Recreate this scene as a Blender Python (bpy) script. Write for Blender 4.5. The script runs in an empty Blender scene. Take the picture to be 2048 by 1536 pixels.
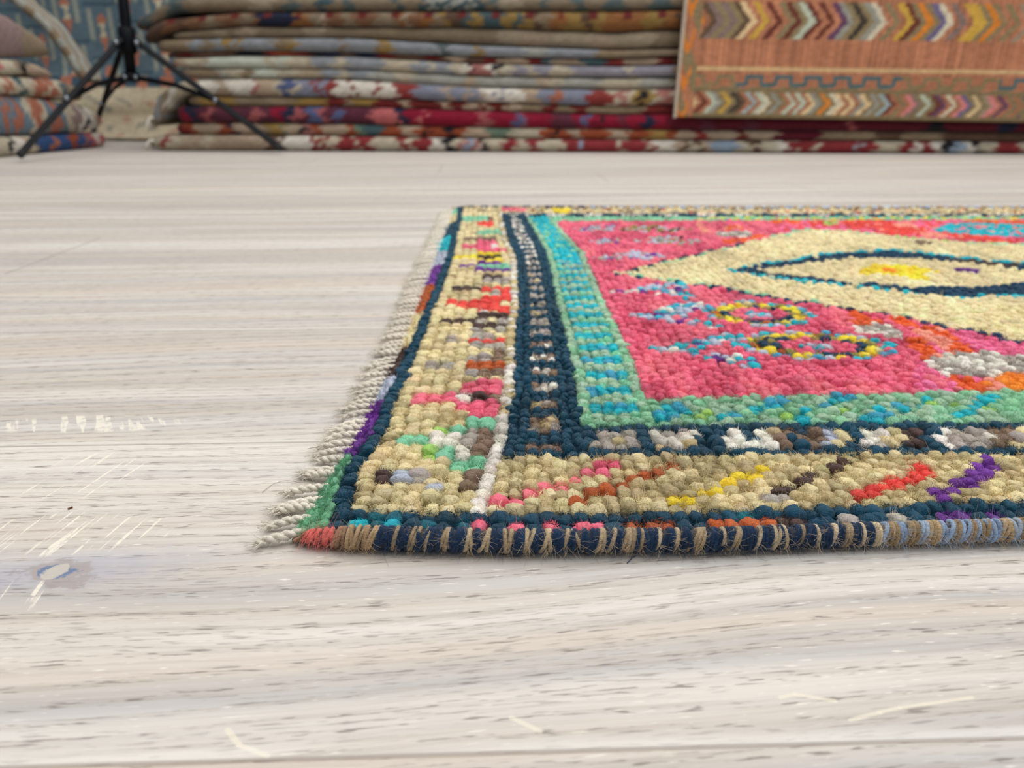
import bpy, math, random
import numpy as np
from mathutils import Vector

sc = bpy.context.scene
COL = sc.collection
rng = np.random.default_rng(7)
random.seed(7)

# ------------------------------------------------------------------ camera
cam_d = bpy.data.cameras.new('camera')
cam = bpy.data.objects.new('camera', cam_d)
COL.objects.link(cam)
cam.location = (0, 0, 0.18)
cam.rotation_euler = (math.radians(90 - 21.5), 0, math.radians(-2.0))
cam_d.sensor_width = 36
cam_d.lens = 1480 / 2048 * 36
cam_d.clip_start = 0.01
cam_d.dof.use_dof = True
cam_d.dof.focus_distance = 0.337
cam_d.dof.aperture_fstop = 10.5
sc.camera = cam

# ------------------------------------------------------------------ light
sc.view_settings.view_transform = 'Standard'
sc.view_settings.look = 'None'
sc.view_settings.gamma = 1
sc.view_settings.use_curve_mapping = False
sc.view_settings.exposure = -0.02
world = bpy.data.worlds.new('world')
sc.world = world
world.use_nodes = True
world.node_tree.nodes['Background'].inputs[0].default_value = (0.93, 0.97, 1.0, 1)
world.node_tree.nodes['Background'].inputs[1].default_value = 0.24


def area(name, loc, target, sx, sy, power, color=(1, 1, 1)):
    d = bpy.data.lights.new(name, 'AREA')
    d.shape = 'RECTANGLE'
    d.size, d.size_y, d.energy, d.color = sx, sy, power, color
    o = bpy.data.objects.new(name, d)
    COL.objects.link(o)
    o.location = loc
    o.rotation_euler = (Vector(target) - Vector(loc)).to_track_quat('-Z', 'Y').to_euler()
    return o


area('ceiling_light', (0.3, 1.35, 2.7), (0.3, 1.35, 0), 4.5, 4.0, 165, (1, 0.985, 0.96))
area('window_light', (2.6, -1.6, 1.7), (0.2, 0.8, 0.0), 1.6, 1.4, 30, (0.93, 0.97, 1.0))


# ------------------------------------------------------------------ helpers
def lin(c):
    r = []
    for v in c:
        v = v / 255.0
        r.append(v / 12.92 if v <= 0.04045 else ((v + 0.055) / 1.055) ** 2.4)
    return r


def tag(o, label=None, cat=None, group=None, kind=None):
    for k, v in (('label', label), ('category', cat), ('group', group), ('kind', kind)):
        if v:
            o[k] = v
    return o


def empty(name, loc):
    o = bpy.data.objects.new(name, None)
    o.empty_display_size = 0.05
    o.location = loc
    COL.objects.link(o)
    return o


def mesh_obj(name, verts, faces, mat, parent=None, cols=None, smooth=True, origin=None):
    """verts Nx3 world coordinates; faces list or MxK array; cols Nx3 linear colours."""
    v = np.asarray(verts, dtype=np.float32)
    off = np.zeros(3)
    if parent is not None:
        off = np.array(parent_world(parent))
    elif origin is not None:
        off = np.array(origin, dtype=float)
    v = v - off.astype(np.float32)
    me = bpy.data.meshes.new(name)
    if isinstance(faces, np.ndarray):
        n, k = faces.shape
        me.vertices.add(len(v))
        me.vertices.foreach_set('co', v.ravel())
        me.loops.add(n * k)
        me.loops.foreach_set('vertex_index', faces.astype(np.int32).ravel())
        me.polygons.add(n)
        me.polygons.foreach_set('loop_start', np.arange(0, n * k, k, dtype=np.int32))
        me.update(calc_edges=True)
        me.validate()
    else:
        me.from_pydata(v.tolist(), [], faces)
    if smooth:
        me.polygons.foreach_set('use_smooth', np.ones(len(me.polygons), dtype=bool))
    if cols is not None:
        a = me.attributes.new('dye', 'FLOAT_COLOR', 'POINT')
        c = np.ones((len(v), 4), dtype=np.float32)
        c[:, :3] = cols
        a.data.foreach_set('color', c.ravel())
    me.update()
    me.materials.append(mat)
    o = bpy.data.objects.new(name, me)
    COL.objects.link(o)
    if parent is not None:
        o.parent = parent
    elif origin is not None:
        o.location = origin
    return o


def parent_world(p):
    loc = Vector((0, 0, 0))
    while p is not None:
        loc += p.location
        p = p.parent
    return loc


def tube(path, radii, seg=8, caps=True):
    path = np.asarray(path, dtype=float)
    n = len(path)
    radii = np.broadcast_to(np.asarray(radii, dtype=float), (n,))
    tan = np.gradient(path, axis=0)
    tan /= np.linalg.norm(tan, axis=1)[:, None] + 1e-12
    ref = np.array([0, 0, 1.0]) if abs(tan[0][2]) < 0.9 else np.array([1.0, 0, 0])
    V = []
    for p, t, r in zip(path, tan, radii):
        s = np.cross(t, ref)
        if np.linalg.norm(s) < 1e-6:
            s = np.cross(t, [0, 1.0, 0])
        s /= np.linalg.norm(s)
        u = np.cross(s, t)
        for k in range(seg):
            a = 2 * math.pi * k / seg
            V.append(p + r * (math.cos(a) * s + math.sin(a) * u))
    Fc = []
    for i in range(n - 1):
        for k in range(seg):
            k2 = (k + 1) % seg
            Fc.append((i * seg + k, i * seg + k2, (i + 1) * seg + k2, (i + 1) * seg + k))
    if caps:
        Fc.append(tuple(range(seg - 1, -1, -1)))
        Fc.append(tuple((n - 1) * seg + k for k in range(seg)))
    return V, Fc


class MB:
    def __init__(self):
        self.v, self.f, self.c = [], [], []

    def add(self, V, Fc, col=None):
        b = len(self.v)
        self.v.extend([tuple(p) for p in V])
        self.f.extend([tuple(i + b for i in f) for f in Fc])
        if col is not None:
            self.c.extend([tuple(col)] * len(V))

    def ball(self, c, r, seg=10, rings=6):
        V, Fc = [], []
        for i in range(rings + 1):
            a = math.pi * i / rings
            for k in range(seg):
                b = 2 * math.pi * k / seg
                V.append((c[0] + r * math.sin(a) * math.cos(b), c[1] + r * math.sin(a) * math.sin(b), c[2] + r * math.cos(a)))
        for i in range(rings):
            for k in range(seg):
                k2 = (k + 1) % seg
                Fc.append((i * seg + k, (i + 1) * seg + k, (i + 1) * seg + k2, i * seg + k2))
        self.add(V, Fc)

    def build(self, name, mat, parent=None, origin=None):
        return mesh_obj(name, self.v, self.f, mat, parent, self.c if self.c else None, origin=origin)


class Nodes:
    def __init__(self, name):
        self.m = bpy.data.materials.new(name)
        self.m.use_nodes = True
        self.t = self.m.node_tree
        self.b = self.t.nodes['Principled BSDF']

    def new(self, typ, **kw):
        n = self.t.nodes.new(typ)
        for k, v in kw.items():
            setattr(n, k, v)
        return n

    def put(self, sock, v):
        if isinstance(v, bpy.types.NodeSocket):
            self.t.links.new(v, sock)
        elif v is not None:
            sock.default_value = v

    def math(self, op, a, b=None, c=None, clamp=False):
        n = self.new('ShaderNodeMath', operation=op, use_clamp=clamp)
        self.put(n.inputs[0], a)
        self.put(n.inputs[1], b)
        self.put(n.inputs[2], c)
        return n.outputs[0]

    def noise(self, vec, scale, detail=2.0, rough=0.5, dist=0.0):
        n = self.new('ShaderNodeTexNoise')
        self.put(n.inputs['Vector'], vec)
        n.inputs['Scale'].default_value = scale
        n.inputs['Detail'].default_value = detail
        n.inputs['Roughness'].default_value = rough
        n.inputs['Distortion'].default_value = dist
        return n.outputs['Fac']

    def comb(self, x, y, z=0.0):
        n = self.new('ShaderNodeCombineXYZ')
        for s, v in zip(n.inputs, (x, y, z)):
            self.put(s, v)
        return n.outputs[0]

    def ramp(self, f, lo, hi, smooth=True):
        n = self.new('ShaderNodeMapRange', interpolation_type='SMOOTHSTEP' if smooth else 'LINEAR')
        self.put(n.inputs[0], f)
        n.inputs[1].default_value = lo
        n.inputs[2].default_value = hi
        return n.outputs[0]

    def mix(self, f, a, b, mode='MIX'):
        n = self.new('ShaderNodeMix', data_type='RGBA', blend_type=mode)
        self.put(n.inputs[0], f)
        for s, v in ((n.inputs[6], a), (n.inputs[7], b)):
            if isinstance(v, (tuple, list)):
                v = (*v[:3], 1)
            self.put(s, v)
        return n.outputs[2]

    def bump(self, h, strength, dist):
        n = self.new('ShaderNodeBump')
        n.inputs['Strength'].default_value = strength
        n.inputs['Distance'].default_value = dist
        self.put(n.inputs['Height'], h)
        self.put(self.b.inputs['Normal'], n.outputs[0])


def plain(name, rgb, rough=0.6, metal=0.0, nscale=60, namt=0.12):
    n = Nodes(name)
    co = n.new('ShaderNodeTexCoord').outputs['Object']
    f = n.noise(co, nscale, 3)
    c = lin(rgb)
    n.put(n.b.inputs['Base Color'], n.mix(f, [v * (1 - namt) for v in c], [min(1, v * (1 + namt)) for v in c]))
    n.b.inputs['Roughness'].default_value = rough
    n.b.inputs['Metallic'].default_value = metal
    return n.m


def wool(name, scale, amt, bump_dist, bump_strength=0.6, sheen=0.15):
    """dyed wool: the dye of every knot is stored on the mesh, fibre streaks are procedural"""
    n = Nodes(name)
    a = n.new('ShaderNodeAttribute', attribute_name='dye').outputs['Color']
    co = n.new('ShaderNodeTexCoord').outputs['Object']
    sx = n.new('ShaderNodeSeparateXYZ')
    n.put(sx.inputs[0], co)
    v = n.comb(n.math('MULTIPLY', n.math('ADD', sx.outputs[0], n.math('MULTIPLY', sx.outputs[1], 0.6)), 0.45), sx.outputs[1], sx.outputs[2])
    f = n.noise(v, scale, 4, 0.65, 0.4)
    hs = n.new('ShaderNodeHueSaturation')
    n.put(hs.inputs['Value'], n.math('MULTIPLY_ADD', n.ramp(f, 0.25, 0.75), 2 * amt, 1 - amt))
    n.put(hs.inputs['Color'], a)
    n.put(n.b.inputs['Base Color'], hs.outputs[0])
    n.b.inputs['Roughness'].default_value = 0.9
    n.b.inputs['Specular IOR Level'].default_value = 0.15
    n.b.inputs['Sheen Weight'].default_value = sheen
    n.b.inputs['Sheen Roughness'].default_value = 0.5
    if bump_dist:
        n.bump(f, bump_strength, bump_dist)
    return n.m


M_pile = wool('wool_pile', 1500, 0.26, 0.0012, 0.9)
M_yarn = wool('wool_yarn', 1500, 0.28, 0.0006, 0.7)
M_far = wool('folded_carpet_wool', 90, 0.14, 0.004, 0.4, 0.05)
M_fuzz = Nodes('wool_fibre')
M_fuzz.put(M_fuzz.b.inputs['Base Color'], M_fuzz.new('ShaderNodeAttribute', attribute_name='dye').outputs['Color'])
M_fuzz.b.inputs['Roughness'].default_value = 0.85
M_fuzz.b.inputs['Specular IOR Level'].default_value = 0.2
M_fuzz = M_fuzz.m
M_black = plain('black_metal', (7, 9, 15), 0.5)
M_steel = plain('steel_rivet', (132, 138, 146), 0.4, 1.0)
M_black.node_tree.nodes['Principled BSDF'].inputs['Specular IOR Level'].default_value = 0.12
M_rubber = plain('black_rubber', (20, 21, 24), 0.8)

# ------------------------------------------------------------------ setting: floor, wall
PW, PY0 = 0.211, 0.162        # plank width, a seam


def floor_material():
    n = Nodes('whitewashed_oak_planks')
    co = n.new('ShaderNodeTexCoord').outputs['Object']
    s = n.new('ShaderNodeSeparateXYZ')
    n.put(s.inputs[0], co)
    x, y = s.outputs[0], s.outputs[1]
    pf = n.math('DIVIDE', n.math('SUBTRACT', y, PY0), PW)
    k = n.math('FLOOR', pf)
    fy = n.math('SUBTRACT', pf, k)
    wn = n.new('ShaderNodeTexWhiteNoise', noise_dimensions='1D')
    n.put(wn.inputs['W'], n.math('ADD', k, 0.37))
    rnd = wn.outputs['Value']
    ox = n.math('MULTIPLY_ADD', rnd, 37.0, x)                 # each plank samples its own wood
    # slow warp of the grain lines
    warp = n.noise(n.comb(n.math('MULTIPLY', ox, 2.2), n.math('MULTIPLY', y, 7.0), k), 1.0, 2)
    gy = n.math('MULTIPLY_ADD', n.math('SUBTRACT', warp, 0.5), 0.034, n.math('MULTIPLY_ADD', x, -0.045, y))
    # broad tone bands
    tone = n.noise(n.comb(n.math('MULTIPLY', ox, 0.55), n.math('MULTIPLY', gy, 42.0), k), 1.0, 3, 0.55)
    tone2 = n.noise(n.comb(n.math('MULTIPLY', ox, 0.9), n.math('MULTIPLY', gy, 26.0), n.math('ADD', k, 5.0)), 1.0, 2)
    fine = n.noise(n.comb(n.math('MULTIPLY', ox, 9.0), n.math('MULTIPLY', gy, 420.0), k), 1.0, 4, 0.65)
    pore = n.noise(n.comb(n.math('MULTIPLY', ox, 85.0), n.math('MULTIPLY', gy, 1000.0), n.math('ADD', k, 9.0)), 1.0, 2, 0.5)
    pore2 = n.noise(n.comb(n.math('MULTIPLY', ox, 95.0), n.math('MULTIPLY', gy, 900.0), n.math('ADD', k, 19.0)), 1.0, 2, 0.5)
    zone = n.noise(n.comb(n.math('MULTIPLY', ox, 6.0), n.math('MULTIPLY', gy, 60.0), n.math('ADD', k, 3.0)), 1.0, 2)
    warm, grey, pale = lin((192, 181, 169)), lin((173, 169, 167)), lin((214, 209, 202))
    c = n.mix(n.ramp(tone, 0.35, 0.68), warm, grey)
    c = n.mix(n.math('MULTIPLY', n.ramp(tone2, 0.42, 0.7), 0.75), c, pale)
    c = n.mix(n.math('MULTIPLY', n.ramp(fine, 0.42, 0.75), 0.38), c, lin((146, 135, 124)))
    # growth rings cut the face in long arches; the open pores sit along them
    arch = n.noise(n.comb(n.math('MULTIPLY', ox, 1.3), n.math('MULTIPLY', y, 9.0), n.math('ADD', k, 2.0)), 1.0, 1)
    rf = n.math('MULTIPLY_ADD', arch, 9.0, n.math('MULTIPLY', gy, 120.0))
    rfr = n.math('SUBTRACT', rf, n.math('FLOOR', rf))
    ring = n.ramp(n.math('ABSOLUTE', n.math('SUBTRACT', rfr, 0.5)), 0.30, 0.06)
    c = n.mix(n.math('MULTIPLY', n.math('MULTIPLY', ring, n.ramp(fine, 0.3, 0.6)), 0.20), c, lin((140, 128, 116)))
    dash = n.math('MULTIPLY', n.ramp(pore, 0.56, 0.65), n.math('MAXIMUM', n.math('MULTIPLY', ring, 0.95), n.math('MULTIPLY', n.ramp(zone, 0.42, 0.62), 0.6)))
    c = n.mix(n.math('MULTIPLY', dash, 0.78), c, lin((104, 94, 88)))
    white = n.math('MULTIPLY', n.ramp(pore2, 0.64, 0.72), n.ramp(zone, 0.66, 0.42))
    c = n.mix(n.math('MULTIPLY', white, 0.75), c, lin((222, 217, 206)))

    def ell(cx, cy, rx, ry, rot=0.0):
        dx, dy = n.math('SUBTRACT', x, cx), n.math('SUBTRACT', y, cy)
        ca, sa = math.cos(rot), math.sin(rot)
        u = n.math('DIVIDE', n.math('ADD', n.math('MULTIPLY', dx, ca), n.math('MULTIPLY', dy, sa)), rx)
        v = n.math('DIVIDE', n.math('ADD', n.math('MULTIPLY', dx, -sa), n.math('MULTIPLY', dy, ca)), ry)
        return n.math('SQRT', n.math('ADD', n.math('MULTIPLY', u, u), n.math('MULTIPLY', v, v)))

    jig = n.noise(co, 90.0, 4, 0.6)
    jit = n.math('MULTIPLY', n.math('SUBTRACT', jig, 0.5), 1.6)
    # the branch knot with its blue grey stain
    d = n.math('ADD', ell(KNOT[0], KNOT[1], 0.075, 0.017, 0.1), n.math('MULTIPLY', jit, 0.55))
    c = n.mix(n.math('MULTIPLY', n.ramp(d, 1.1, 0.2), 0.55), c, lin((152, 152, 168)))
    d2 = n.math('ADD', ell(KNOT[0] + 0.001, KNOT[1] - 0.001, 0.014, 0.0075, -0.35), n.math('MULTIPLY', jit, 1.7))
    c = n.mix(n.math('MULTIPLY', n.ramp(d2, 1.25, 0.9), 0.7), c, lin((148, 138, 134)))
    c = n.mix(n.math('MULTIPLY', n.ramp(d2, 0.72, 0.45), 0.9), c, lin((88, 108, 140)))
    d3 = n.math('ADD', ell(KNOT[0] + 0.0005, KNOT[1] - 0.001, 0.006, 0.0050, 1.2), n.math('MULTIPLY', jit, 1.8))
    c = n.mix(n.math('MULTIPLY', n.ramp(d3, 0.95, 0.7), 0.85), c, lin((188, 178, 166)))
    # pale diagonal saw scratches in patches
    for (cx, cy, rx, ry, rot, fr, th) in SAW:
        ca, sa = math.cos(rot), math.sin(rot)
        u = n.math('ADD', n.math('MULTIPLY', x, ca), n.math('MULTIPLY', y, sa))
        v = n.math('ADD', n.math('MULTIPLY', x, -sa), n.math('MULTIPLY', y, ca))
        ln = n.noise(n.comb(n.math('MULTIPLY', u, 22.0), n.math('MULTIPLY', v, fr), cx), 1.0, 2, 0.5)
        br = n.noise(n.comb(n.math('MULTIPLY', u, 420.0), n.math('MULTIPLY', v, fr), cy), 1.0, 2, 0.6)
        m = n.math('MULTIPLY', n.ramp(ln, th, th + 0.07), n.ramp(br, 0.3, 0.5))
        m = n.math('MULTIPLY', m, n.ramp(n.math('ADD', ell(cx, cy, rx, ry), n.math('MULTIPLY', jit, 0.5)), 1.0, 0.75))
        c = n.mix(n.math('MULTIPLY', m, 0.85), c, lin((222, 214, 199)))
    # cream worn streaks in the foreground
    for (ax, ay, bx, by, r) in STREAKS:
        dx, dy = bx - ax, by - ay
        L2 = dx * dx + dy * dy
        qx, qy = n.math('SUBTRACT', x, ax), n.math('SUBTRACT', y, ay)
        tt = n.math('DIVIDE', n.math('ADD', n.math('MULTIPLY', qx, dx), n.math('MULTIPLY', qy, dy)), L2, clamp=True)
        ex = n.math('SUBTRACT', qx, n.math('MULTIPLY', tt, dx))
        ey = n.math('SUBTRACT', qy, n.math('MULTIPLY', tt, dy))
        dd = n.math('SQRT', n.math('ADD', n.math('MULTIPLY', ex, ex), n.math('MULTIPLY', ey, ey)))
        dd = n.math('ADD', dd, n.math('MULTIPLY', jit, 0.0005))
        c = n.mix(n.math('MULTIPLY', n.ramp(dd, r, r * 0.4), 0.7), c, lin((214, 204, 186)))
    # seams and butt joints
    e = n.math('MINIMUM', fy, n.math('SUBTRACT', 1.0, fy))
    seam = n.ramp(e, 0.0055, 0.0015)
    jl = n.math('DIVIDE', n.math('ADD', n.math('MULTIPLY_ADD', k, 0.38, 0.513 - 3 * 0.38), x), 2.3)
    jf = n.math('SUBTRACT', jl, n.math('FLOOR', jl))
    joint = n.ramp(n.math('MINIMUM', jf, n.math('SUBTRACT', 1.0, jf)), 0.0008, 0.0002)
    joint = n.math('MULTIPLY', joint, n.math('GREATER_THAN', k, 2.5))
    sm = n.math('MAXIMUM', seam, joint)
    edge = n.math('MULTIPLY', n.ramp(fy, 0.035, 0.008), n.ramp(zone, 0.3, 0.6))
    c = n.mix(n.math('MULTIPLY', edge, 0.5), c, lin((222, 218, 211)))
    c = n.mix(n.math('MULTIPLY', sm, 0.55), c, lin((120, 105, 95)))
    pk = n.new('ShaderNodeTexWhiteNoise', noise_dimensions='1D')
    n.put(pk.inputs['W'], n.math('ADD', k, 11.13))
    hs = n.new('ShaderNodeHueSaturation')
    n.put(hs.inputs['Color'], c)
    n.put(hs.inputs['Value'], n.math('MULTIPLY_ADD', pk.outputs['Value'], 0.10, 0.95))
    n.put(n.b.inputs['Base Color'], hs.outputs[0])
    n.b.inputs['Roughness'].default_value = 0.55
    n.b.inputs['Specular IOR Level'].default_value = 0.35
    h = n.math('SUBTRACT', n.math('MULTIPLY', fine, 0.25), n.math('ADD', dash, n.math('MULTIPLY', sm, 3.0)))
    n.bump(h, 0.35, 0.0004)
    return n.m


KNOT = (-0.176, 0.2566)
SAW = [(-0.205, 0.338, 0.032, 0.030, 1.32, 420, 0.60),
       (-0.188, 0.285, 0.050, 0.019, 1.41, 480, 0.56),
       (-0.235, 0.402, 0.060, 0.013, 2.09, 210, 0.52),
       (-0.181, 0.241, 0.015, 0.012, 1.68, 300, 0.58)]
STREAKS = [(-0.0803, 0.1734, -0.0751, 0.1676, 0.0012), (-0.0751, 0.1676, -0.0656, 0.1634, 0.0012),
           (0.0058, 0.1752, 0.0144, 0.1697, 0.0012), (0.092, 0.1803, 0.0974, 0.1816, 0.0009), (0.0974, 0.1816, 0.109, 0.1783, 0.0011),
           (0.1102, 0.1706, 0.1209, 0.1732, 0.0010), (0.1209, 0.1732, 0.1282, 0.1749, 0.0009), (0.1282, 0.1749, 0.1536, 0.1782, 0.0008)]

floor = mesh_obj('floor', [(-5, -1.5, 0), (7, -1.5, 0), (7, 4.6, 0), (-5, 4.6, 0)], [(0, 1, 2, 3)], floor_material(), smooth=False)
tag(floor, 'pale whitewashed oak plank floor', 'floor', kind='structure')
wall = mesh_obj('wall_back', [(-4, 4.5, 0), (7, 4.5, 0), (7, 4.5, 2.9), (-4, 4.5, 2.9), (-4, 4.6, 0), (7, 4.6, 0), (7, 4.6, 2.9), (-4, 4.6, 2.9)],
                [(0, 1, 2, 3), (5, 4, 7, 6), (3, 2, 6, 7), (0, 4, 5, 1), (1, 5, 6, 2), (4, 0, 3, 7)], plain('grey_plaster', (120, 116, 110), 0.9), smooth=False)
tag(wall, 'plain grey wall behind the carpet stacks', 'wall', kind='structure')

# ------------------------------------------------------------------ the hand-knotted rug
KEYS = 'tTnNpPrgGqBwWkbhoOxyvlmcsezdRj'
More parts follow.
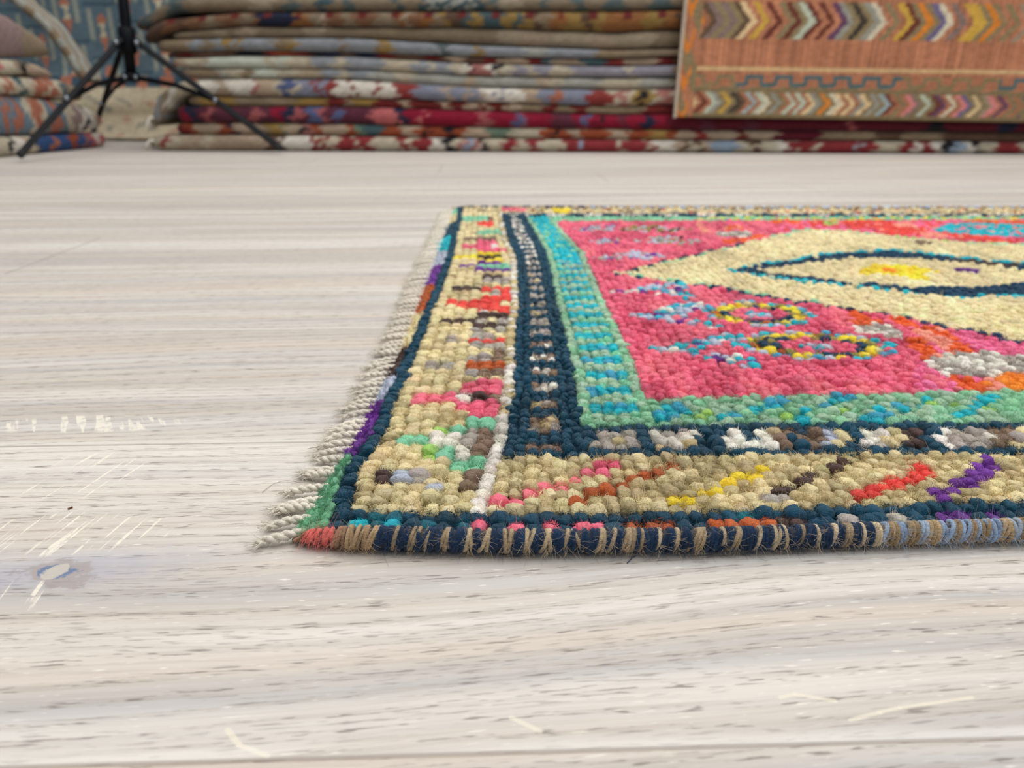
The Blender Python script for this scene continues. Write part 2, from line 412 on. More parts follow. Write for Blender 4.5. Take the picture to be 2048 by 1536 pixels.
# knot chart, front row first; each number is run length * 100 + index into KEYS
CHART = [
    [329,102,109,126,109,102,126,102,126,104,102,104,102,104,102,204,102,328,202,428,213,202,115,202,115,202,220,102,120,202,820,913,102,1013,102,213,202,713,102,113,102,313,102,113,102,713,102,213,102,813,102,513,102,813,302,613],
    [329,202,226,2002,126,1802,226,402,126,4802,126,802,226,1402,126,102,126,302,126,302,126],
    [329,102,700,111,200,301,200,301,100,501,100,101,100,701,100,101,120,301,200,201,100,201,100,201,100,201,100,201,100,101,200,201,200,701,100,201,300,101,400,101,100,201,200,201,100,1101,200,501,100,201,100,301,100,501,100,401,100,101,200,101,100],
    [329,102,400,101,200,111,204,100,101,100,128,201,200,101,219,101,300,215,401,218,301,220,201,100,101,100,101,100,301,100,501,100,101,100,201,100,801,100,801,100,101,300,101,100,101,100,101,200,601,100,401,200,201,200,201,100,201,100,301,100,401,100,101,100,1001],
    [329,102,101,600,111,201,104,100,101,100,228,501,219,201,100,213,100,201,100,318,301,220,101,200,901,100,701,100,101,300,201,500,101,100,501,100,201,100,501,200,701,200,301,100,101,200,201,100,301,200,101,100,201,100,201,100,301,100,601,100],
    [329,102,300,101,124,100,114,111,100,201,204,101,100,228,401,200,119,101,100,101,100,113,100,101,100,201,318,201,220,701,100,101,500,101,100,201,100,601,200,101,100,101,100,101,700,301,100,101,100,501,300,301,100,101,100,101,100,401,100,201,100,301,300,301,100,301,100,901],
    [329,102,100,113,124,115,200,114,111,101,200,101,100,104,101,100,101,228,200,301,219,301,113,201,400,218,200,220,100,101,100,601,200,701,100,101,200,101,200,401,200,301,200,301,100,401,100,401,100,201,100,201,100,101,100,801,100,401,200,301,100,201,100,401,100,101,300,101,100],
    [329,102,100,113,124,115,101,100,114,111,100,101,200,201,204,201,228,101,100,401,119,101,200,101,113,101,200,201,118,101,200,220,401,100,101,100,201,200,701,100,401,100,201,100,101,100,301,100,801,200,201,400,201,100,201,100,201,100,201,100,1001,100,201,200,101,100,501,100,101,100,301,100],
    [329,102,500,222,111,100,301,100,201,204,101,100,101,128,101,100,401,200,201,100,113,101,100,301,100,101,100,101,120,301,100,601,100,301,100,201,100,401,100,101,100,101,200,401,100,301,100,101,100,301,100,201,100,201,100,501,100,101,100,301,300,901,200,201,100,301,100,401,100,301,100],
    [329,102,200,101,200,222,111,301,100,201,100,301,100,201,100,301,200,101,100,501,100,101,100,501,100,101,100,401,200,201,100,301,100,101,300,101,100,101,200,101,200,101,100,101,100,101,100,301,300,501,200,101,200,501,100,101,100,301,100,201,100,101,100,201,100,301,100,301,100,301,200,101,100,101,200,201,100],
    [329,102,101,200,121,122,111,114,111,12502],
    [320,102,300,121,122,111,114,111,202,314,202,415,102,101,111,101,202,411,114,102,114,124,100,102,111,115,100,213,102,111,315,114,200,102,311,402,111,115,111,114,402,115,111,215,402,214,111,115,402,114,211,115,402,111,115,114,111,402,115,111,215,402,214,115,111,402,114,111,114,111,402,111,215,114,402,214,115,114,102],
    [320,102,101,222,211,115,114,111,802,115,101,115,102,311,202,211,102,111,114,102,214,124,100,102,111,200,113,102,111,315,111,114,115,100,102,311,302,214,111,114,402,114,115,114,115,402,111,215,111,402,114,111,115,114,402,111,314,402,211,114,115,402,114,111,114,111,402,114,115,111,114,402,114,111,214,402,111,115,114,115,102],
    [320,102,101,222,211,115,114,111,802,315,102,111,115,211,202,111,102,111,101,114,102,114,124,100,102,211,101,213,102,111,315,214,100,111,102,101,211,202,115,211,114,402,214,111,115,402,114,315,402,115,214,115,402,114,211,114,402,214,115,111,402,111,314,402,114,115,111,114,402,314,111,402,111,315,102],
    [320,102,300,121,122,115,114,111,202,115,114,115,12002],
    [320,102,300,101,100,222,111,202,114,101,115,202,707,108,207,208,207,208,107,109,307,108,209,307,108,307,308,407,108,207,121,208,107,108,707,308,207,121,108,207,108,407,108,107,608,407,108,207,308,207,108,207,108,107,108,607,108,107,108,307,108,407,108,207,121,108,107,208],
    [320,102,300,101,100,222,111,202,214,101,202,107,308,122,107,109,110,107,121,107,109,110,107,108,107,121,109,107,308,107,210,508,209,208,307,108,107,308,707,121,307,108,407,108,107,408,207,208,307,121,107,108,607,108,107,108,307,108,107,108,707,108,407,108,207,108,107,108,121,108,107,108,607,121],
    [320,102,300,201,204,111,702,107,108,122,108,122,107,110,209,107,121,108,109,107,109,307,109,107,108,121,107,108,109,108,109,107,108,307,109,121,307,108,107,121,307,108,207,108,107,208,121,208,407,108,307,108,107,121,308,107,408,307,108,107,108,307,208,121,407,108,107,308,207,108,107,208,107,208,207,108,121,107,208,207,121,208,207,108,107],
    [320,102,500,204,101,702,108,409,207,109,110,508,309,107,108,107,110,107,108,207,108,110,108,109,121,108,121,108,209,607,108,107,408,107,108,107,208,207,108,307,108,107,121,207,108,107,208,307,208,307,108,121,108,507,108,807,108,121,308,207,208,507,108,107,121,108,121,108,107,308,221],
    [320,102,400,304,101,202,101,214,202,107,209,110,109,108,107,109,110,108,107,208,107,108,107,210,107,208,209,107,108,107,108,107,108,109,208,107,108,209,607,108,307,108,121,107,308,207,208,107,208,207,121,408,121,108,307,108,121,107,108,107,108,207,108,207,108,121,308,207,108,107,408,107,208,507,121,307,108,107,108,107,108,107,108,307,108],
    [320,102,201,200,304,111,202,101,115,114,202,408,122,207,208,207,108,107,108,107,208,109,108,207,108,210,207,108,107,108,207,208,107,108,107,108,207,108,107,108,221,107,108,207,508,107,108,121,308,107,108,207,308,307,108,407,121,107,108,607,108,307,121,107,108,107,108,107,108,107,208,107,108,207,108,107,108,307,108,407,121,108,307,108],
    [320,102,100,304,111,113,114,111,702,107,408,107,504,106,104,106,404,206,304,106,604,305,104,217,225,216,125,516,205,104,105,104,105,104,605,504,305,104,305,104,305,104,505,304,405,104,105,404,105,204,105,104,305,104,105,204,405,204,605],
    [324,102,100,304,111,113,114,101,702,108,110,309,107,404,106,104,206,204,106,904,106,204,106,205,104,105,217,116,125,916,305,104,205,104,305,204,305,104,505,104,305,104,205,104,205,204,205,104,505,304,605,204,205,104,605,104,305,304,205,104],
    [324,102,300,101,304,111,202,115,111,115,202,108,110,309,108,104,106,304,106,1104,206,204,106,204,106,105,204,217,105,125,516,125,416,104,405,104,505,304,105,104,205,104,105,104,305,204,105,104,105,304,205,104,205,204,405,104,105,104,205,104,605,104,105,104,405,104,305,104,305],
    [324,102,400,304,101,202,114,115,111,202,208,122,108,122,108,104,106,1104,106,104,206,204,106,504,105,104,105,117,104,215,111,416,125,216,125,111,105,304,105,604,505,104,205,104,105,104,105,104,205,104,405,104,105,204,205,104,205,104,105,204,205,304,105,204,205,104,605,104,105,304,205,104,105],
    [324,102,201,200,101,204,111,702,107,308,122,108,504,106,204,106,204,206,1304,205,111,415,111,215,111,315,311,105,404,105,504,305,104,105,104,205,104,105,304,305,104,305,104,405,104,205,204,205,204,605,104,105,104,505,504,505],
    [324,102,400,101,200,111,702,108,209,110,109,108,204,106,504,106,404,106,1104,106,205,115,111,215,111,215,111,115,211,115,111,215,111,205,104,105,104,105,104,605,104,105,104,305,104,105,304,105,204,305,304,205,104,105,204,205,304,105,104,1205,104,105,104,105,604],
    [324,102,300,101,115,214,111,202,114,115,114,202,107,209,110,109,107,104,106,304,406,1304,106,204,106,104,105,111,215,111,115,311,215,211,215,111,215,104,205,104,105,104,205,504,105,104,105,104,705,104,305,204,205,104,205,104,805,104,405,204,405,104,505,304,105,204],
    [313,102,400,115,214,111,202,111,115,114,202,107,508,204,206,204,106,304,124,109,304,106,104,406,104,106,204,106,104,105,111,115,411,115,111,115,111,215,111,115,111,115,111,105,104,205,104,105,404,205,104,105,304,605,104,205,204,105,104,105,104,105,104,105,104,405,104,105,104,105,104,305,104,305,104,105,204,105,104,105,104,205,304,205],
    [313,102,100,215,100,328,111,702,608,104,106,204,106,404,109,104,120,204,106,504,106,104,106,304,106,104,117,115,311,215,111,215,311,215,111,115,105,104,705,104,105,404,205,104,705,504,105,104,105,204,105,104,105,104,305,204,305,304,205,104,105,104,305,104,205,104,205,204,105],
    [313,102,100,215,100,328,101,702,108,110,109,110,109,107,204,106,204,206,104,120,111,209,104,106,104,106,224,110,124,119,104,109,110,104,106,304,117,125,111,215,111,115,111,1305,104,305,104,405,104,405,104,205,104,105,204,205,104,105,104,105,104,205,204,105,204,305,204,205,404,105,104,105,104,405,104,105,104,105,204,205],
    [313,102,300,101,215,114,101,202,111,114,111,202,108,409,107,304,106,304,109,120,124,111,304,210,219,127,303,127,219,210,204,217,105,317,104,705,104,105,325,405,204,205,404,305,304,205,104,305,104,105,304,105,104,105,204,105,704,205,104,105,204,105,204,205,204,105,104,105,304,305],
    [313,102,400,215,114,111,202,114,111,114,202,408,122,108,106,204,106,204,110,104,124,104,106,204,124,119,128,127,604,103,119,100,304,217,105,125,217,1305,104,205,104,105,104,305,704,105,104,105,604,105,104,105,404,105,104,105,104,205,304,105,104,605,104,205,204,105,104,105,404,105,204],
    [313,102,600,114,101,702,107,122,208,122,107,304,124,111,124,109,204,106,204,124,219,103,304,109,124,304,103,119,209,104,217,104,225,217,705,104,305,104,303,223,203,105,104,305,504,105,104,105,104,505,204,505,304,1105,204,105,104,905,104,105,204],
    [313,102,200,101,300,114,111,702,107,209,110,109,107,204,109,124,209,104,109,304,209,128,203,204,109,124,109,304,103,127,104,109,204,217,325,104,405,303,223,303,323,222,323,105,204,505,404,205,104,205,304,105,104,105,104,205,104,405,204,205,104,305,104,305,104,705,204,105,204],
    [313,102,101,200,101,315,101,202,114,115,111,202,108,409,108,106,404,209,120,109,124,104,110,104,127,103,127,704,103,219,109,304,217,325,117,205,104,105,103,223,322,923,122,123,104,105,104,205,104,305,104,705,304,205,104,105,104,105,104,1105,104,305,104,105,104,105,104,405,104,305],
    [300,102,400,315,101,202,314,202,308,122,208,104,106,204,106,204,110,224,111,224,119,127,303,204,127,103,127,219,124,106,104,115,111,104,105,225,217,305,104,103,1623,103,805,104,605,204,105,104,105,104,105,104,205,204,205,104,305,404,105,104,105,204,105,104,205,104,205,104,105,204,105],
    [300,102,100,101,215,318,101,702,108,122,108,222,107,304,106,104,106,304,110,309,104,124,619,127,128,110,124,204,115,111,115,111,104,225,217,305,103,1723,122,105,104,205,104,105,204,405,104,605,204,205,204,205,204,105,104,305,204,305,104,305,204,105,104,105,104,105,104,205,104],
    [300,102,200,115,100,215,100,101,702,108,409,108,904,206,124,106,204,109,110,104,224,110,104,110,304,411,115,104,225,117,125,104,203,2023,104,205,304,505,304,1005,104,905,104,105,104,205,304,305,104,105,104,105,104,305],
    [300,102,400,215,100,101,202,315,202,108,409,107,1104,106,304,106,604,106,304,111,115,111,215,204,317,103,2123,122,103,204,205,204,205,104,105,104,205,104,205,104,605,104,205,104,205,204,205,104,605,204,305,204,305,104,105],
    [300,102,400,115,100,115,101,202,315,202,208,122,108,122,108,204,106,104,106,404,106,104,106,104,106,104,106,604,106,304,111,315,111,104,217,205,103,2323,103,505,104,205,104,205,204,405,104,105,104,105,104,405,404,106,504,106,204,206,304,206,404,106],
    [300,102,200,101,100,115,100,115,101,702,508,107,704,106,204,111,109,104,106,104,224,109,124,109,304,106,104,106,104,217,111,106,104,217,104,103,2623,404,106,104,106,304,106,104,106,1504,106,304,106,304,206,604,106,304,106,104],
    [300,102,101,300,313,111,702,107,409,107,104,106,104,106,404,124,104,109,404,119,127,128,127,119,209,504,417,104,217,104,2723,103,1404,106,404,106,1104,106,204,106,104,106,1004,206],
    [300,102,201,200,313,101,202,315,202,108,409,107,106,204,106,204,124,120,104,109,304,219,503,100,119,504,106,217,104,106,217,103,2823,106,904,206,704,106,2104,206,604],
    [300,102,100,313,115,100,115,101,202,315,202,107,108,322,108,104,106,104,106,120,124,111,104,120,106,104,124,127,119,127,504,103,219,109,206,204,217,106,204,123,122,2923,306,204,106,704,106,604,206,504,106,204,106,104,106,504,106,904],
    [300,102,100,313,115,100,115,111,702,208,122,308,304,224,109,124,104,124,204,110,119,103,204,124,109,124,204,227,109,404,217,104,106,103,3023,122,123,206,1104,106,604,106,104,206,504,106,704,106,104,106,404,106,104,106],
    [300,102,400,313,101,702,107,409,108,204,124,109,110,220,109,110,104,106,104,128,103,204,109,124,109,204,127,119,124,504,117,103,3423,103,604,306,804,106,504,206,104,106,404,106,404,206,104,106,604],
    [300,102,400,313,101,202,115,101,115,202,107,409,108,404,106,209,324,104,109,127,119,127,604,103,119,110,104,106,204,106,103,3623,103,506,104,106,704,106,204,106,404,106,404,106,204,106,204,206,304,106,404,206],
    [300,102,400,111,100,118,111,202,101,215,202,508,107,104,206,304,211,224,120,104,110,219,127,304,127,103,219,124,404,103,3823,103,704,206,804,106,1804,306,304,106,104],
    [328,102,300,101,318,101,702,108,122,408,106,604,109,210,111,124,110,104,319,127,103,219,127,110,404,103,3923,122,204,106,504,106,304,106,204,106,504,206,104,106,1504,106,104,106,104],
    [328,102,400,318,101,702,108,409,108,104,106,204,106,104,206,110,111,110,111,204,124,104,119,100,127,119,109,110,106,304,103,4123,103,204,106,204,106,204,206,804,106,304,106,1104,106,104,106,604],
    [328,102,200,418,100,111,202,101,215,202,107,209,110,109,108,1004,124,109,106,304,109,124,110,204,206,104,203,122,4323,504,106,304,306,104,106,104,106,604,106,404,106,804,106,204,106,204],
    [328,102,100,518,100,101,202,315,202,508,107,104,106,204,106,804,106,104,106,204,106,204,106,104,103,2023,109,123,309,2023,122,103,106,104,106,504,106,904,206,804,306,104,206,204,206,204,106],
    [328,102,100,518,101,111,702,107,208,122,108,107,704,206,104,109,104,106,904,103,2123,503,109,123,409,123,509,923,122,103,106,804,106,404,206,404,106,304,106,104,106,104,206,304,106,204,106,204,106],
    [328,102,400,318,101,702,108,409,108,106,604,106,304,109,304,106,104,106,204,203,1923,109,1903,309,123,309,523,904,106,104,306,304,106,304,106,204,206,204,206,104,106,304,106,104,106,104],
    [328,102,101,100,101,100,318,111,202,315,202,107,110,209,110,107,104,106,404,206,104,124,109,110,104,106,304,106,104,103,222,1823,109,2703,509,104,306,104,206,304,106,504,106,404,206,204,106,104,106,404,106,304,106,204],
    [328,102,100,201,200,115,118,111,202,315,202,107,122,108,222,107,304,106,104,206,111,109,111,209,604,103,122,1823,109,123,3403,104,106,204,106,104,106,504,306,304,206,104,206,204,106,204,106,304,106,504],
    [328,102,201,300,115,118,111,702,308,122,208,104,111,120,211,220,104,110,124,120,304,106,104,106,103,1923,209,3603,1204,106,404,106,404,106,604,106,404,106,204],
    [328,102,101,100,101,100,101,115,118,111,702,107,109,110,209,108,104,106,204,124,109,124,109,110,104,120,110,504,103,122,1623,209,403,1323,2203,206,3004,106,304],
    [328,102,100,313,318,101,202,315,202,108,409,108,104,106,304,524,111,124,104,106,104,203,1623,109,223,403,1723,2003,104,106,304,106,804,106,504,106,204,106,504,106,504],
    [328,102,100,313,318,101,202,101,215,202,408,122,108,104,206,404,124,104,109,104,109,104,203,122,1623,209,503,2023,1903,704,106,404,106,104,206,404,106,1304],
    [328,102,100,213,100,101,200,111,702,608,404,106,304,120,124,110,109,223,122,1523,209,303,2723,1603,404,106,404,206,304,106,104,106,904,106,704],
    [328,102,300,201,200,101,702,107,409,108,106,604,106,204,123,103,1623,309,303,1323,119,1723,1403,504,106,904,106,304,106,604,106,604],
    [320,102,500,215,101,202,315,202,108,109,110,209,108,504,106,104,206,123,222,1523,209,403,1223,319,1723,1503,704,106,104,106,104,106,304,106,1404,106,104],
    [320,102,400,315,101,202,115,201,202,508,107,204,106,304,106,104,123,122,1523,309,403,1223,419,1723,1603,1504,106,104,106,1104,106,104],
    [320,102,400,315,111,702,107,108,122,308,104,206,304,103,1723,109,123,303,1323,619,1723,1403,309,404,106,104,106,804,106,104,106,304,106,104,106,104,106,204,106,104],
    [320,102,400,213,100,111,702,108,409,108,504,123,122,1623,209,303,1123,1019,723,120,823,1203,309,223,121,504,106,2304],
    [320,102,101,300,213,100,101,202,101,215,202,108,409,108,206,104,103,123,122,1723,109,203,1423,319,216,719,223,420,723,1103,309,423,504,106,304,206,1104,106,304,106,204],
    [320,102,300,401,111,202,315,202,108,122,408,204,103,1823,209,303,1423,419,216,519,423,420,523,1003,309,623,121,204,106,204,106,204,106,1904],
    [320,102,400,201,100,111,702,107,222,308,304,106,104,103,1423,109,403,1623,319,216,519,423,220,623,403,513,409,823,122,104,106,404,106,204,106,104,206,104,106,104,106,304,106,204,106,304],
    [320,102,101,200,420,111,702,108,109,110,209,107,404,106,104,103,1423,109,123,403,1523,819,1323,213,203,413,309,1023,122,121,504,106,604,206,1204],
    [320,102,200,101,420,101,202,315,202,107,209,110,109,108,404,106,104,106,1623,109,123,503,1323,619,1223,313,103,213,103,113,209,1523,122,1704,106,104,106,404,106],
    [320,102,101,100,101,120,322,111,202,315,202,608,804,103,122,1523,109,123,503,1223,119,1523,103,213,303,113,309,1623,122,100,106,404,106,404,206,304,106,204,106,504],
    [320,102,100,220,422,111,702,107,122,408,904,103,1623,309,503,2423,413,103,213,209,123,109,1923,106,1404,106,104,206,504],
    [320,102,100,220,422,111,702,108,109,110,109,110,108,1004,123,122,1623,309,503,2123,203,413,123,309,2223,106,104,106,804,106,1104],
    [320,102,300,320,100,111,202,111,115,111,202,108,409,108,504,106,204,206,104,103,222,1623,109,123,109,503,1823,103,313,103,113,109,2723,204,106,204,106,204,106,204,106,104,106,104,106,404,106,104],
    [324,102,300,320,201,202,111,115,111,202,107,308,122,108,204,106,904,103,123,122,1823,209,603,1423,403,113,309,2723,100,204,106,1004,306,104,106,304],
    [324,102,101,200,319,100,111,702,107,409,107,304,124,504,124,404,123,122,1923,109,2203,113,309,2823,222,204,106,104,106,304,106,104,106,104,206,404,106,104],
    [324,102,300,319,100,101,702,108,409,108,204,115,220,115,104,220,224,404,103,2023,109,123,2003,209,3223,121,804,106,404,106,504],
    [324,102,319,313,100,101,202,111,115,111,202,107,409,108,104,124,115,124,115,124,104,324,215,124,304,103,123,122,1823,209,1803,309,3323,1004,106,404,106,304],
    [324,102,319,313,100,111,202,111,115,111,202,107,209,122,109,108,304,124,204,224,204,220,124,204,206,104,103,122,1923,209,1503,209,3423,222,104,106,404,106,304,106,104,106,104,106,104,106,104],
    [324,102,319,313,100,111,702,108,222,209,108,504,124,115,104,324,120,224,104,106,104,206,103,122,1923,409,1103,123,109,3723,121,704,206,104,106,604],
    [324,102,300,319,100,101,702,108,409,108,404,206,104,324,115,204,206,204,106,204,2523,309,123,403,109,123,209,3823,121,204,106,204,106,304,306,404],
    [324,102,300,319,100,111,202,111,115,111,202,108,409,108,204,106,304,106,104,224,104,106,404,106,404,103,2523,809,3623,322,121,122,123,204,206,504,106,504],
    [324,102,200,101,404,101,202,111,115,111,202,107,309,122,107,204,106,604,106,1004,106,104,103,123,122,2823,109,3323,422,223,122,106,604,106,504,106,204,106,104],
    [324,102,300,404,101,702,108,122,309,108,404,106,1504,306,104,5923,122,123,322,100,121,104,106,504,206,104,106,104,106,404,106,304,106],
    [324,102,100,101,100,404,111,702,108,209,122,109,107,106,304,106,304,106,304,106,304,106,104,106,604,203,122,5223,122,123,122,100,123,100,122,904,106,404,106,604,106,304],
    [309,102,100,404,111,100,101,202,311,202,108,409,107,104,106,504,106,504,106,204,106,304,106,604,5023,222,123,100,122,121,804,106,204,106,604,206,304,106,504],
    [309,102,100,404,111,100,101,202,311,202,107,109,122,209,107,804,206,704,106,104,106,104,106,604,103,3123,214,923,122,123,422,100,223,106,404,106,404,106,704,106,104,306,804,106],
    [309,102,100,404,111,101,111,702,108,109,322,108,404,106,1304,127,304,106,304,117,106,104,103,3023,314,623,222,100,123,121,223,118,106,604,106,204,106,604,306,404,206,904],
    [309,102,100,404,111,100,111,702,108,409,108,204,106,804,106,204,206,127,104,124,104,115,104,106,104,106,204,217,104,3023,314,523,100,121,100,104,106,125,518,1004,106,1904,106,204],
    [309,102,300,304,100,111,202,111,115,111,202,108,409,107,404,224,115,120,504,224,115,127,124,104,115,104,115,504,217,106,117,3023,214,323,121,100,104,106,204,418,104,125,218,106,204,106,204,106,204,206,504,106,304,106,204,106,104,206,404,106],
    [309,102,100,101,100,304,100,101,202,311,202,107,309,122,108,304,124,115,324,304,124,104,115,124,115,324,127,124,215,104,206,104,417,125,200,3223,204,106,204,818,804,106,204,106,504,106,104,106,504,106,704],
    [309,102,300,304,100,101,702,107,122,309,107,204,106,204,224,104,115,104,106,215,104,124,113,327,204,115,124,604,417,104,100,122,2723,122,100,206,304,818,104,206,304,106,204,106,404,106,304,106,1504],
    [309,102,101,200,304,101,111,702,108,122,109,222,108,106,104,106,104,124,120,124,120,115,404,127,104,115,124,204,115,104,124,106,404,106,304,117,104,117,104,2623,122,221,404,106,125,818,304,206,304,109,104,106,304,106,204,106,304,206,204,106,604,106,104],
    [309,102,101,514,100,111,202,111,115,111,202,108,209,222,107,304,206,104,124,104,115,504,315,124,215,113,106,1004,317,104,100,2423,121,304,425,104,118,125,318,104,118,404,106,709,504,106,404,106,104,306,304,106,204,106,104],
    [309,102,100,514,100,101,202,111,115,111,202,107,122,309,108,704,124,106,204,106,304,124,115,127,124,127,904,206,211,317,104,122,2123,122,121,304,106,525,518,125,118,204,509,104,309,104,109,404,206,104,106,1104,105,118,105],
    [309,102,100,514,100,101,702,108,122,109,122,109,107,404,206,204,206,404,106,304,224,404,206,204,615,317,104,122,123,122,1923,304,105,118,204,325,518,125,609,104,709,218,404,105,1104,105,204,105],
    [309,102,700,101,702,107,222,109,122,108,104,106,204,106,504,106,404,106,604,106,204,106,104,106,615,504,100,222,1523,122,100,518,104,118,425,318,109,125,909,104,309,125,209,104,118,304,105,104,418,104,118,205,104,118,105,118,205],
    [309,102,700,101,202,111,115,111,202,108,122,309,108,404,206,1404,106,604,106,115,111,115,111,215,111,106,104,106,304,100,1423,122,100,104,618,525,218,209,104,909,104,309,104,309,218,304,118,104,105,204,105,304,118,504],
    [402,300,101,300,111,202,111,115,111,202,108,109,122,209,108,904,106,804,106,104,206,204,106,204,125,215,111,115,111,215,106,504,105,100,1223,122,100,105,118,204,418,125,218,104,318,809,125,109,125,209,125,709,205,104,118,604,118,204,118,204,105,118,104],
    [402,200,101,422,101,702,107,122,209,122,107,204,106,1404,115,113,204,106,304,106,125,204,215,111,215,111,106,504,205,222,423,122,323,222,100,204,105,1018,104,105,109,104,309,125,309,104,309,104,809,504,118,104,105,204,105,204,105,118,204,105,104],
    [402,200,101,422,111,702,107,309,122,108,1304,106,224,127,104,127,113,127,504,225,1104,106,204,118,104,121,523,121,123,121,123,100,504,125,218,125,104,418,204,609,104,1609,118,404,105,118,104,105,404,105,104,105,118,104],
    [402,300,422,111,202,111,115,111,202,108,109,222,109,108,106,204,324,104,115,104,124,104,113,227,204,127,104,127,104,113,124,113,127,204,225,206,104,117,1204,118,104,122,100,121,200,105,104,105,118,504,118,125,718,125,105,409,204,309,104,809,125,109,125,309,204,105,604,118,104,205,118,204,118],
    [402,100,101,100,422,101,202,311,202,107,122,309,108,104,106,204,120,104,215,224,104,127,315,227,104,127,115,124,127,124,115,127,204,125,304,125,117,104,217,104,106,204,106,304,118,104,118,104,218,305,104,105,118,404,818,125,218,209,125,309,104,209,104,409,125,109,125,309,204,209,204,105,404,105,304,118,304,118,105],
    [402,700,101,702,107,409,107,204,124,115,104,124,115,104,224,106,127,115,127,104,227,113,115,204,113,124,115,304,125,104,206,104,117,225,204,106,204,106,104,105,118,105,104,205,204,105,604,118,104,1218,104,125,909,104,109,104,309,104,125,509,125,118,304,105,404,105,404,105,104],
    [402,400,101,100,201,702,107,409,107,404,124,115,224,104,124,404,127,115,124,127,104,127,115,604,125,204,106,104,125,317,704,105,204,118,104,105,104,105,118,204,105,204,218,125,918,125,118,104,118,104,709,104,225,1309,105,204,118,104,118,504,105,104,105,104],
    [402,700,101,202,311,202,107,409,108,204,106,204,120,224,104,115,124,104,106,227,224,227,224,204,113,204,106,125,304,106,125,217,125,304,106,204,106,604,318,204,118,104,418,104,118,125,318,425,105,118,304,509,325,1209,217,125,104,105,504,118,105,204,118,204],
    [402,300,101,300,111,202,111,115,111,202,108,109,222,109,108,404,106,104,120,115,104,220,204,106,127,104,115,104,127,113,404,106,204,225,106,204,217,104,117,104,106,104,106,704,118,204,418,204,418,125,518,425,305,218,105,309,125,909,104,209,217,304,117,104,305,204,118,504,105,104],
    [402,100,101,200,218,100,111,702,108,409,108,106,704,124,104,120,404,127,124,327,106,504,106,225,106,104,106,304,125,504,106,404,118,204,105,218,125,221,204,918,525,205,118,304,1309,104,817,204,105,204,118,104,118,204,105,204],
    [402,200,101,318,100,101,702,107,209,122,109,107,2104,106,504,225,106,704,206,104,106,404,105,204,118,104,318,321,104,618,225,218,325,304,118,404,109,125,709,1317,118,404,105,104,105,204,218],
    [402,101,200,318,100,111,202,111,115,111,202,108,122,309,108,1204,206,904,206,304,125,304,206,304,106,204,206,104,317,104,217,104,418,221,105,125,518,104,418,604,118,105,118,204,105,104,118,105,118,104,217,104,617,104,317,125,117,104,118,104,105,204,105,104,105,118,204],
    [402,100,101,100,318,100,101,202,311,202,107,122,209,122,108,404,106,1204,106,1004,125,104,106,104,106,204,106,504,206,517,125,105,104,118,125,118,121,125,121,1118,105,604,205,118,105,204,105,104,617,204,117,125,117,104,217,204,118,105,204,105,118,204,118,204,205],
    [402,300,318,100,111,702,107,409,107,904,106,604,106,304,206,204,106,1304,106,204,106,104,317,104,317,104,118,125,118,321,318,125,618,104,105,304,118,304,105,304,205,104,117,125,717,104,317,118,404,118,304,105,104,118,304,118],
    [402,200,101,318,100,101,702,108,409,107,404,106,204,106,104,106,504,106,704,106,1204,106,204,206,204,617,125,104,105,104,218,104,118,104,125,818,204,118,204,218,704,105,104,617,125,317,125,118,104,218,105,218,104,105,404,318,105,104],
    [300,102,300,318,100,111,202,111,115,111,202,108,409,107,122,1307,122,507,122,407,122,307,100,122,207,109,122,104,122,109,107,121,107,119,107,122,207,122,119,207,122,109,122,307,121,300,119,122,121,119,207,100,121,109,221,207,100,107,209,121,100,107,121,104,121,109,107,221,222,707,104,122,121,307,121,107,121,100,107,200,121,207],
    [300,102,522,114,100,101,202,311,202,107,409,107,222,107,122,107,122,207,122,507,122,707,322,307,109,207,100,107,122,119,109,219,100,121,100,109,122,207,109,119,100,121,107,121,507,104,119,122,109,221,107,121,107,121,119,222,109,507,119,122,109,100,122,119,107,121,107,200,109,121,122,107,100,122,107,122,119,100,107,522,121,200,119,104,107,104,107,109,107],
    [300,102,522,114,201,702,108,409,108,107,122,307,122,207,122,307,122,307,122,407,122,207,122,407,121,119,107,121,122,507,122,121,107,121,100,107,109,107,322,119,122,104,119,107,121,107,109,107,119,107,122,119,121,222,119,100,221,122,107,222,100,122,119,121,107,121,109,207,222,121,109,121,107,121,109,107,109,121,122,219,109,100,107,122,207,109,107,122,109,121,107,121,200],
    [300,102,522,114,100,111,702,107,122,309,108,222,607,322,1007,222,207,122,107,222,107,122,109,221,100,207,122,207,209,122,121,107,121,104,109,100,109,100,122,421,107,121,107,121,107,221,122,109,107,104,121,100,122,119,121,119,109,122,119,107,119,121,109,107,104,121,100,121,107,100,107,119,422,100,109,100,307,104,207,104,107,119,109,100,121,122,109,122,107],
    [300,102,522,114,100,101,202,311,202,107,409,107,122,207,222,107,222,307,222,507,322,107,122,307,122,507,100,119,109,119,100,222,121,119,221,122,107,121,122,221,100,107,100,122,107,221,109,122,307,109,121,109,119,107,100,119,122,421,109,107,109,122,107,119,207,119,100,107,122,207,122,221,107,121,109,200,119,121,407,100,121,107,200,104,122,107,104,122,119],
    [300,102,522,114,100,101,202,111,115,111,202,108,409,108,107,122,107,122,107,122,107,122,207,122,107,122,107,122,207,122,207,422,407,122,107,100,109,107,221,122,207,121,122,121,109,107,119,222,104,107,200,407,109,222,104,107,109,307,119,107,121,104,121,109,100,107,119,107,100,122,100,222,100,222,107,119,107,321,207,109,121,104,119,209,122,121,107,222,207,104,122,119,104,122,107,104,122,107,100],
    [300,102,522,114,100,101,8602,115,202,115,102,113,102,113,302,115,113,102,115,102,115,213,115,113,202,313,102,213,115,202,115,113,202,115,102,113],
